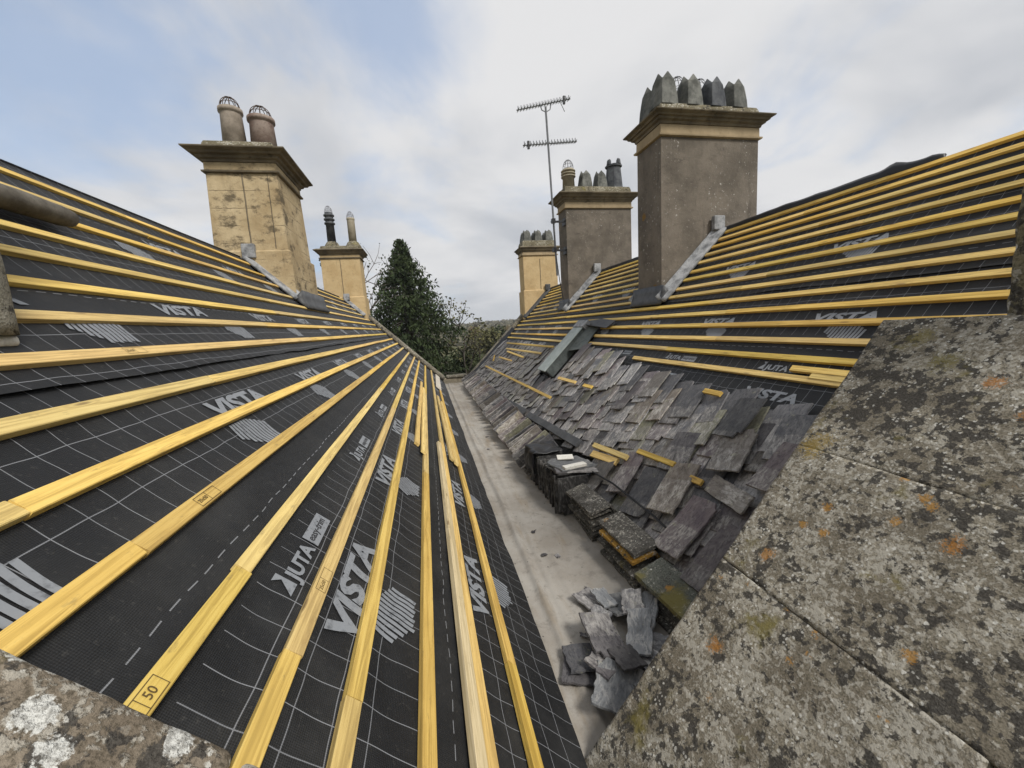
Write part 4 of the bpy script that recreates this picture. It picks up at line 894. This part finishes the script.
def foliage(name, pts, size, mat, parent, rnd, droop=0., asp=.55):
    vs = []; fs = []
    for p, sc in pts:
        for _ in range(1):
            a = Vector((rnd.uniform(-1,1), rnd.uniform(-1,1), rnd.uniform(-.6,.6)-droop)).normalized(); b = a.orthogonal(); b = (Matrix.Rotation(rnd.uniform(0, 6.28), 3, a) @ b).normalized()
            L_ = size*sc*rnd.uniform(.6, 1.3); W_ = L_*asp; i = len(vs)
            vs += [p-a*L_*.5, p+b*W_*.5, p+a*L_*.5, p-b*W_*.5]; fs.append((i, i+1, i+2, i+3))
    o = obj(name, vs, fs, mat, parent); return o
def tree(name, x, y, base, h, r, label, mat, n, size, seed, lobes=14, group=None, low=.2, trunk=.25, sparse=False):
    rnd = random.Random(seed); t = empty(name, (x, y, base), label, 'tree', group); mb = MB(); mb.tube([(0,0,0), (.05*h*rnd.uniform(-.3,.3), 0, h*.4), (.1*h*rnd.uniform(-.3,.3), .02*h, h*.85)], [trunk, trunk*.7, trunk*.15], 8)
    L_ = []
    for i in range(lobes):
        zz = low+(1-low)*rnd.random()**.8; rr_ = r*math.sin(math.pi*min(1, max(.12, (zz-low)/(1-low)*.86+.14)))**.7; a = rnd.uniform(0, 6.28); q = rr_*rnd.uniform(.35, .8)
        c_ = Vector((q*math.cos(a), q*math.sin(a), h*zz*.93)); L_.append((c_, r*rnd.uniform(.25, .45)))
        mb.tube([(0, 0, h*max(.15, zz*.55)), c_*.6+Vector((0,0,h*zz*.25)), c_], [trunk*.35, trunk*.2, trunk*.06], 5)
    mb.build('trunk', BARK, t); pts = []
    for i in range(n):
        c_, q = L_[rnd.randrange(lobes)]; d = Vector((rnd.gauss(0,1), rnd.gauss(0,1), rnd.gauss(0,.8))).normalized(); pts.append((c_+d*q*rnd.random()**.4*(1+.35*nz(d.x*2+i % 3, d.y*2, d.z*2)), 1.))
    foliage('crown', pts, size, mat, t, rnd); return t
# the tall dark conifer
rnd = random.Random(3); H = 13.1; cx, cy = -.95, 24.
con = empty('conifer_tree', (cx, cy, GROUND), 'tall dark drooping conifer behind the far end of the valley', 'tree'); mb = MB(); mb.tube([(0,0,0), (.1, 0, H*.5), (.0, 0, H*.985)], [.45, .28, .03], 10); pts = []
for i in range(560):
    t = rnd.random()**.75; zz = H*(.16+.84*t)
    prof_r = min(4.1, 9.6*(1-t)**.95)+.06; prof_r *= rnd.choice([.62, .78, .9, 1.0, 1.12]); a = rnd.uniform(0, 6.283)
    rr_ = prof_r*(.75+.35*nz(math.cos(a)*1.6, math.sin(a)*1.6, zz*.8))
    tip = Vector((rr_*math.cos(a), rr_*math.sin(a), zz-rr_*.18)); st_ = Vector((0, 0, zz-.1*rr_)); 
    if i % 3 == 0: mb.tube([st_, st_.lerp(tip, .5)+Vector((0,0,.12)), tip], [.05, .03, .01], 5)
    for k in range(int(18+60*rr_/4)):
        u = .12+.9*rnd.random()**.6; p = st_.lerp(tip, u)+Vector((rnd.gauss(0,.12), rnd.gauss(0,.12), 0)); p.z += .10*math.sin(u*3)-abs(rnd.gauss(0, .34))*(.3+u*.9); pts.append((p, 1.))
mb.build('trunk', BARK, con); foliage('crown', pts, .26, CONI, con, rnd, .75, .34)
print('conifer leaves', len(pts))
# thin half bare trees behind and beside it
def bare(x, y, base, h, lean, label, seed, leaves, mat):
    rnd = random.Random(seed); t = empty('thin_tree', (x, y, base), label, 'tree'); mb = MB(); tips = []
    def br(p, d, L_, r_, dep):
        q = p+d*L_; mid = p.lerp(q, .5)+Vector((rnd.gauss(0,.04), rnd.gauss(0,.04), .02))*L_; mb.tube([p, mid, q], [r_, r_*.8, r_*.6], 5)
        if dep == 0: tips.append(q); return
        for k in range(3 if dep > 1 else 4): br(q if k else mid, (d+Vector((rnd.gauss(0,.45), rnd.gauss(0,.45), rnd.gauss(.1,.3)))).normalized(), L_*rnd.uniform(.55,.8), r_*.6, dep-1)
    br(Vector((0,0,0)), Vector((lean, 0, 1)).normalized(), h*.5, .16, 4); mb.build('trunk', BARK, t)
    pts = [(rnd.choice(tips)+Vector((rnd.gauss(0,.18), rnd.gauss(0,.18), rnd.gauss(0,.15))), 1.) for _ in range(leaves)]
    foliage('crown', pts, .17, mat, t, rnd, 0, .8)
bare(-3.2, 27, GROUND, 10.6, .02, 'thin nearly bare tree showing between the left far chimney and the conifer', 4, 320, DGRN)
bare(2.3, 26, GROUND, 7.6, .02, 'thin sparse-leaved tree at the right shoulder of the conifer', 8, 900, OLIVE)
# nearer dark hedge trees below the horizon
for i, (x, y, h, r, lbl, mt_) in enumerate(((2.6, 27.5, 6.7, 1.9, 'dark bushy evergreen right below the sparse tree', DGRN), (5.2, 31, 6.7, 2.4, 'dark rounded tree beside the right verge, nearest of the dip', DGRN), (3.6, 36, 6.3, 2.2, 'dark bushy tree in the dip just behind the evergreen', DGRN), (7.8, 38, 6.5, 2.8, 'olive tree low against the right verge', OLIVE), (-6.0, 33, 8.8, 3.0, 'dark tree hidden mostly behind the left roof', DGRN), (11.5, 44, 7.4, 3.4, 'olive round tree behind the right verge', OLIVE), (.4, 22.0, 5.0, 2.2, 'dark shrub at the conifer foot just beyond the gutter parapet', DGRN), (2.9, 21.5, 4.9, 2.2, 'dark shrub beyond the foot of the right verge', CONI))):
    tree('garden_tree', x, y, GROUND, h, r, lbl, mt_, 4200, .26, 40+i, 18, 'garden trees behind the house', .12, .2)
rnd = random.Random(9)
for i in range(16):
    y = 55+i*6.5+rnd.uniform(-2, 2); x = .165*y+rnd.uniform(-.09, .13)*y; h = rnd.uniform(7.0, 8.4); mt_ = rnd.choice([OLIVE, AUT, DGRN, AUT, FADE])
    nm = {OLIVE.name: 'olive', AUT.name: 'russet', DGRN.name: 'dark green', FADE.name: 'dull tan'}[mt_.name]
    tree('field_tree', x, y, GROUND, h, h*.5, '%s tree in the distance seen in the roof valley, %s nearest' % (nm, word(i+1)), mt_, 2200, .5, 80+i, 14, 'trees in the middle distance', .08, .25)
# ground, running to the horizon with low hills far off
vs = []; fs = []; N = 90
rad = [0]+[12*1.085**i for i in range(66)]
for i, r_ in enumerate(rad):
    for k in range(N):
        a = 2*math.pi*k/N; x, y = 1+r_*math.cos(a), 7+r_*math.sin(a); z = GROUND
        if r_ > 140: z += min(1, (r_-140)/350)*(9+7*nz(x*.003, y*.003, 4)+3*nz(x*.011, y*.011))
        vs.append((x, y, z))
for i in range(len(rad)-1):
    for k in range(N): fs.append((i*N+k, i*N+(k+1) % N, (i+1)*N+(k+1) % N, (i+1)*N+k))
m = M('meadow', .95, .1); v = m.world(); n = m.noise(v, .05, 5); n2 = m.noise(v, 1.5, 5); c = m.mix(m.step(n, .4, .6), (.06, .075, .025), (.11, .10, .045)); c = m.mix(m.math('MULTIPLY', n2, .5), c, (.05, .055, .02))
tag(obj('ground', vs, fs, m.col(c).m, None, True), kind='structure')
rnd = random.Random(15); pts = []
for i in range(26000):
    r_ = rnd.uniform(165, 620); a = R(rnd.uniform(58, 100)); x, y = 1+r_*math.cos(a), 7+r_*math.sin(a); 
    if nz(x*.012, y*.012, 6)+.3 < rnd.random()*.3: continue
    z = GROUND+min(1, (r_-140)/350)*(9+7*nz(x*.003, y*.003, 4)+3*nz(x*.011, y*.011)); hh = 4.5+3*nz(x*.05, y*.05)
    pts.append((Vector((x, y, z+hh*rnd.random()**.5)), 1.))
w = foliage('far_woodland', pts, 3.0, FADE, None, rnd, 0, .9); tag(w, 'dull green and tan woodland on the low hills at the horizon', 'woodland', None, 'stuff')

# the air between here and the hills
mb = MB(); mb.box((0, 0, (GROUND-12+40)/2), (5600, 5600, 40-(GROUND-12))); hz = mb.build('haze', [])
hm = bpy.data.materials.new('air'); hm.use_nodes = True; hn = hm.node_tree.nodes; hn.remove(hn['Principled BSDF']); pv = hn.new('ShaderNodeVolumePrincipled'); pv.inputs['Density'].default_value = .0005; pv.inputs['Color'].default_value = (.86, .90, .95, 1)
hm.node_tree.links.new(pv.outputs[0], hn['Material Output'].inputs['Volume']); hz.data.materials.append(hm); tag(hz, 'thin pale haze in the air over the valley', 'haze', None, 'stuff')
# ------------------------------------------------------------------ sky, sun, camera
SUN_EL, SUN_AZ = R(48), R(150)      # azimuth clockwise from +Y
wd = bpy.data.worlds.new('World'); scene.world = wd; wd.use_nodes = True; nt = wd.node_tree; nd = nt.nodes; bg = nd['Background']
sky = nd.new('ShaderNodeTexSky'); sky.sky_type = 'NISHITA'; sky.sun_disc = False; sky.sun_elevation = SUN_EL; sky.sun_rotation = SUN_AZ; sky.air_density = 1.2; sky.dust_density = 1.0
tc = nd.new('ShaderNodeTexCoord'); sp = nd.new('ShaderNodeSeparateXYZ'); nt.links.new(tc.outputs['Generated'], sp.inputs[0])
def mth(op, a, b=0.):
    n = nd.new('ShaderNodeMath'); n.operation = op
    for i, q in enumerate((a, b)):
        if isinstance(q, bpy.types.NodeSocket): nt.links.new(q, n.inputs[i])
        else: n.inputs[i].default_value = q
    return n.outputs[0]
den = mth('ADD', mth('MAXIMUM', sp.outputs[2], 0.), .22)
cb = nd.new('ShaderNodeCombineXYZ'); nt.links.new(mth('DIVIDE', sp.outputs[0], den), cb.inputs[0]); nt.links.new(mth('DIVIDE', sp.outputs[1], den), cb.inputs[1])
def wn(scale, detail, rough, loc, dist=.4):
    mp = nd.new('ShaderNodeMapping'); nt.links.new(cb.outputs[0], mp.inputs[0]); mp.inputs['Location'].default_value = loc
    n = nd.new('ShaderNodeTexNoise'); nt.links.new(mp.outputs[0], n.inputs['Vector']); n.inputs['Scale'].default_value = scale; n.inputs['Detail'].default_value = detail; n.inputs['Roughness'].default_value = rough; n.inputs['Distortion'].default_value = dist; return n.outputs['Fac']
def mr(f, a, b, c=0., d=1.):
    n = nd.new('ShaderNodeMapRange'); n.interpolation_type = 'SMOOTHSTEP'; nt.links.new(f, n.inputs[0])
    for i, q in ((1, a), (2, b), (3, c), (4, d)): n.inputs[i].default_value = q
    return n.outputs[0]
def mx(f, a, b):
    n = nd.new('ShaderNodeMix'); n.data_type = 'RGBA'
    for s_, q in ((n.inputs[0], f), (n.inputs[6], a), (n.inputs[7], b)):
        if isinstance(q, bpy.types.NodeSocket): nt.links.new(q, s_)
        elif isinstance(q, tuple): s_.default_value = (*q, 1)
        else: s_.default_value = q
    return n.outputs[2]
# the blue gap lies up and to the left of the valley
dt = nd.new('ShaderNodeVectorMath'); dt.operation = 'DOT_PRODUCT'; nt.links.new(tc.outputs['Generated'], dt.inputs[0]); dt.inputs[1].default_value = Vector((-.36, .78, .50)).normalized()
gap = mr(dt.outputs['Value'], .80, .99)
cover = mth('SUBTRACT', wn(1.3, 6, .55, (3.1, 1.7, 0)), mth('MULTIPLY', gap, .20))
cl = mr(cover, .20, .44, .30, 1.)
body = wn(1.05, 5, .52, (7.7, 2.2, 0)); CB = 5.9
cloud = mx(mr(body, .32, .64), (.66*CB, .69*CB, .745*CB), (1.0*CB, 1.0*CB, 1.01*CB))
lowb = mr(sp.outputs[2], .0, .10, .0, 1.); strat = wn(.55, 4, .5, (1., 9., 0)); cloud = mx(mth('MULTIPLY', mth('SUBTRACT', 1., lowb), .5), cloud, (.93*CB, .95*CB, .98*CB))
nt.links.new(mx(cl, mx(.55, sky.outputs[0], (.50*CB, .70*CB, 1.06*CB)), cloud), bg.inputs['Color']); bg.inputs['Strength'].default_value = .10
sun = bpy.data.lights.new('Sun', 'SUN'); sun.energy = 2.6; sun.angle = R(16); sun.color = (1., .965, .91); so = bpy.data.objects.new('Sun', sun); C.objects.link(so)
dv = Vector((math.sin(SUN_AZ)*math.cos(SUN_EL), math.cos(SUN_AZ)*math.cos(SUN_EL), math.sin(SUN_EL))); so.rotation_euler = dv.to_track_quat('Z', 'Y').to_euler()

cam = bpy.data.cameras.new('Camera'); cam.sensor_width = 36; cam.lens = 400/1024*36; cam.clip_start = .02; cam.clip_end = 9000; co = bpy.data.objects.new('Camera', cam); C.objects.link(co)
yaw, pit, rol = R(11.678), R(8.232), R(3.465)
F_ = Vector((math.sin(yaw), math.cos(yaw), 0)); R_ = Vector((math.cos(yaw), -math.sin(yaw), 0)); U_ = Vector((0, 0, 1))
F2 = F_*math.cos(pit)-U_*math.sin(pit); U2 = U_*math.cos(pit)+F_*math.sin(pit)
R3 = R_*math.cos(rol)-U2*math.sin(rol); U3 = U2*math.cos(rol)+R_*math.sin(rol)
co.matrix_world = Matrix((R3, U3, -F2)).transposed().to_4x4(); scene.camera = co
vs_ = scene.view_settings; vs_.view_transform = 'Standard'; vs_.look = 'None'; vs_.gamma = 1; vs_.use_curve_mapping = False; vs_.exposure = 0.42
for o in C.objects:
    if 'zt' in o: del o['zt']
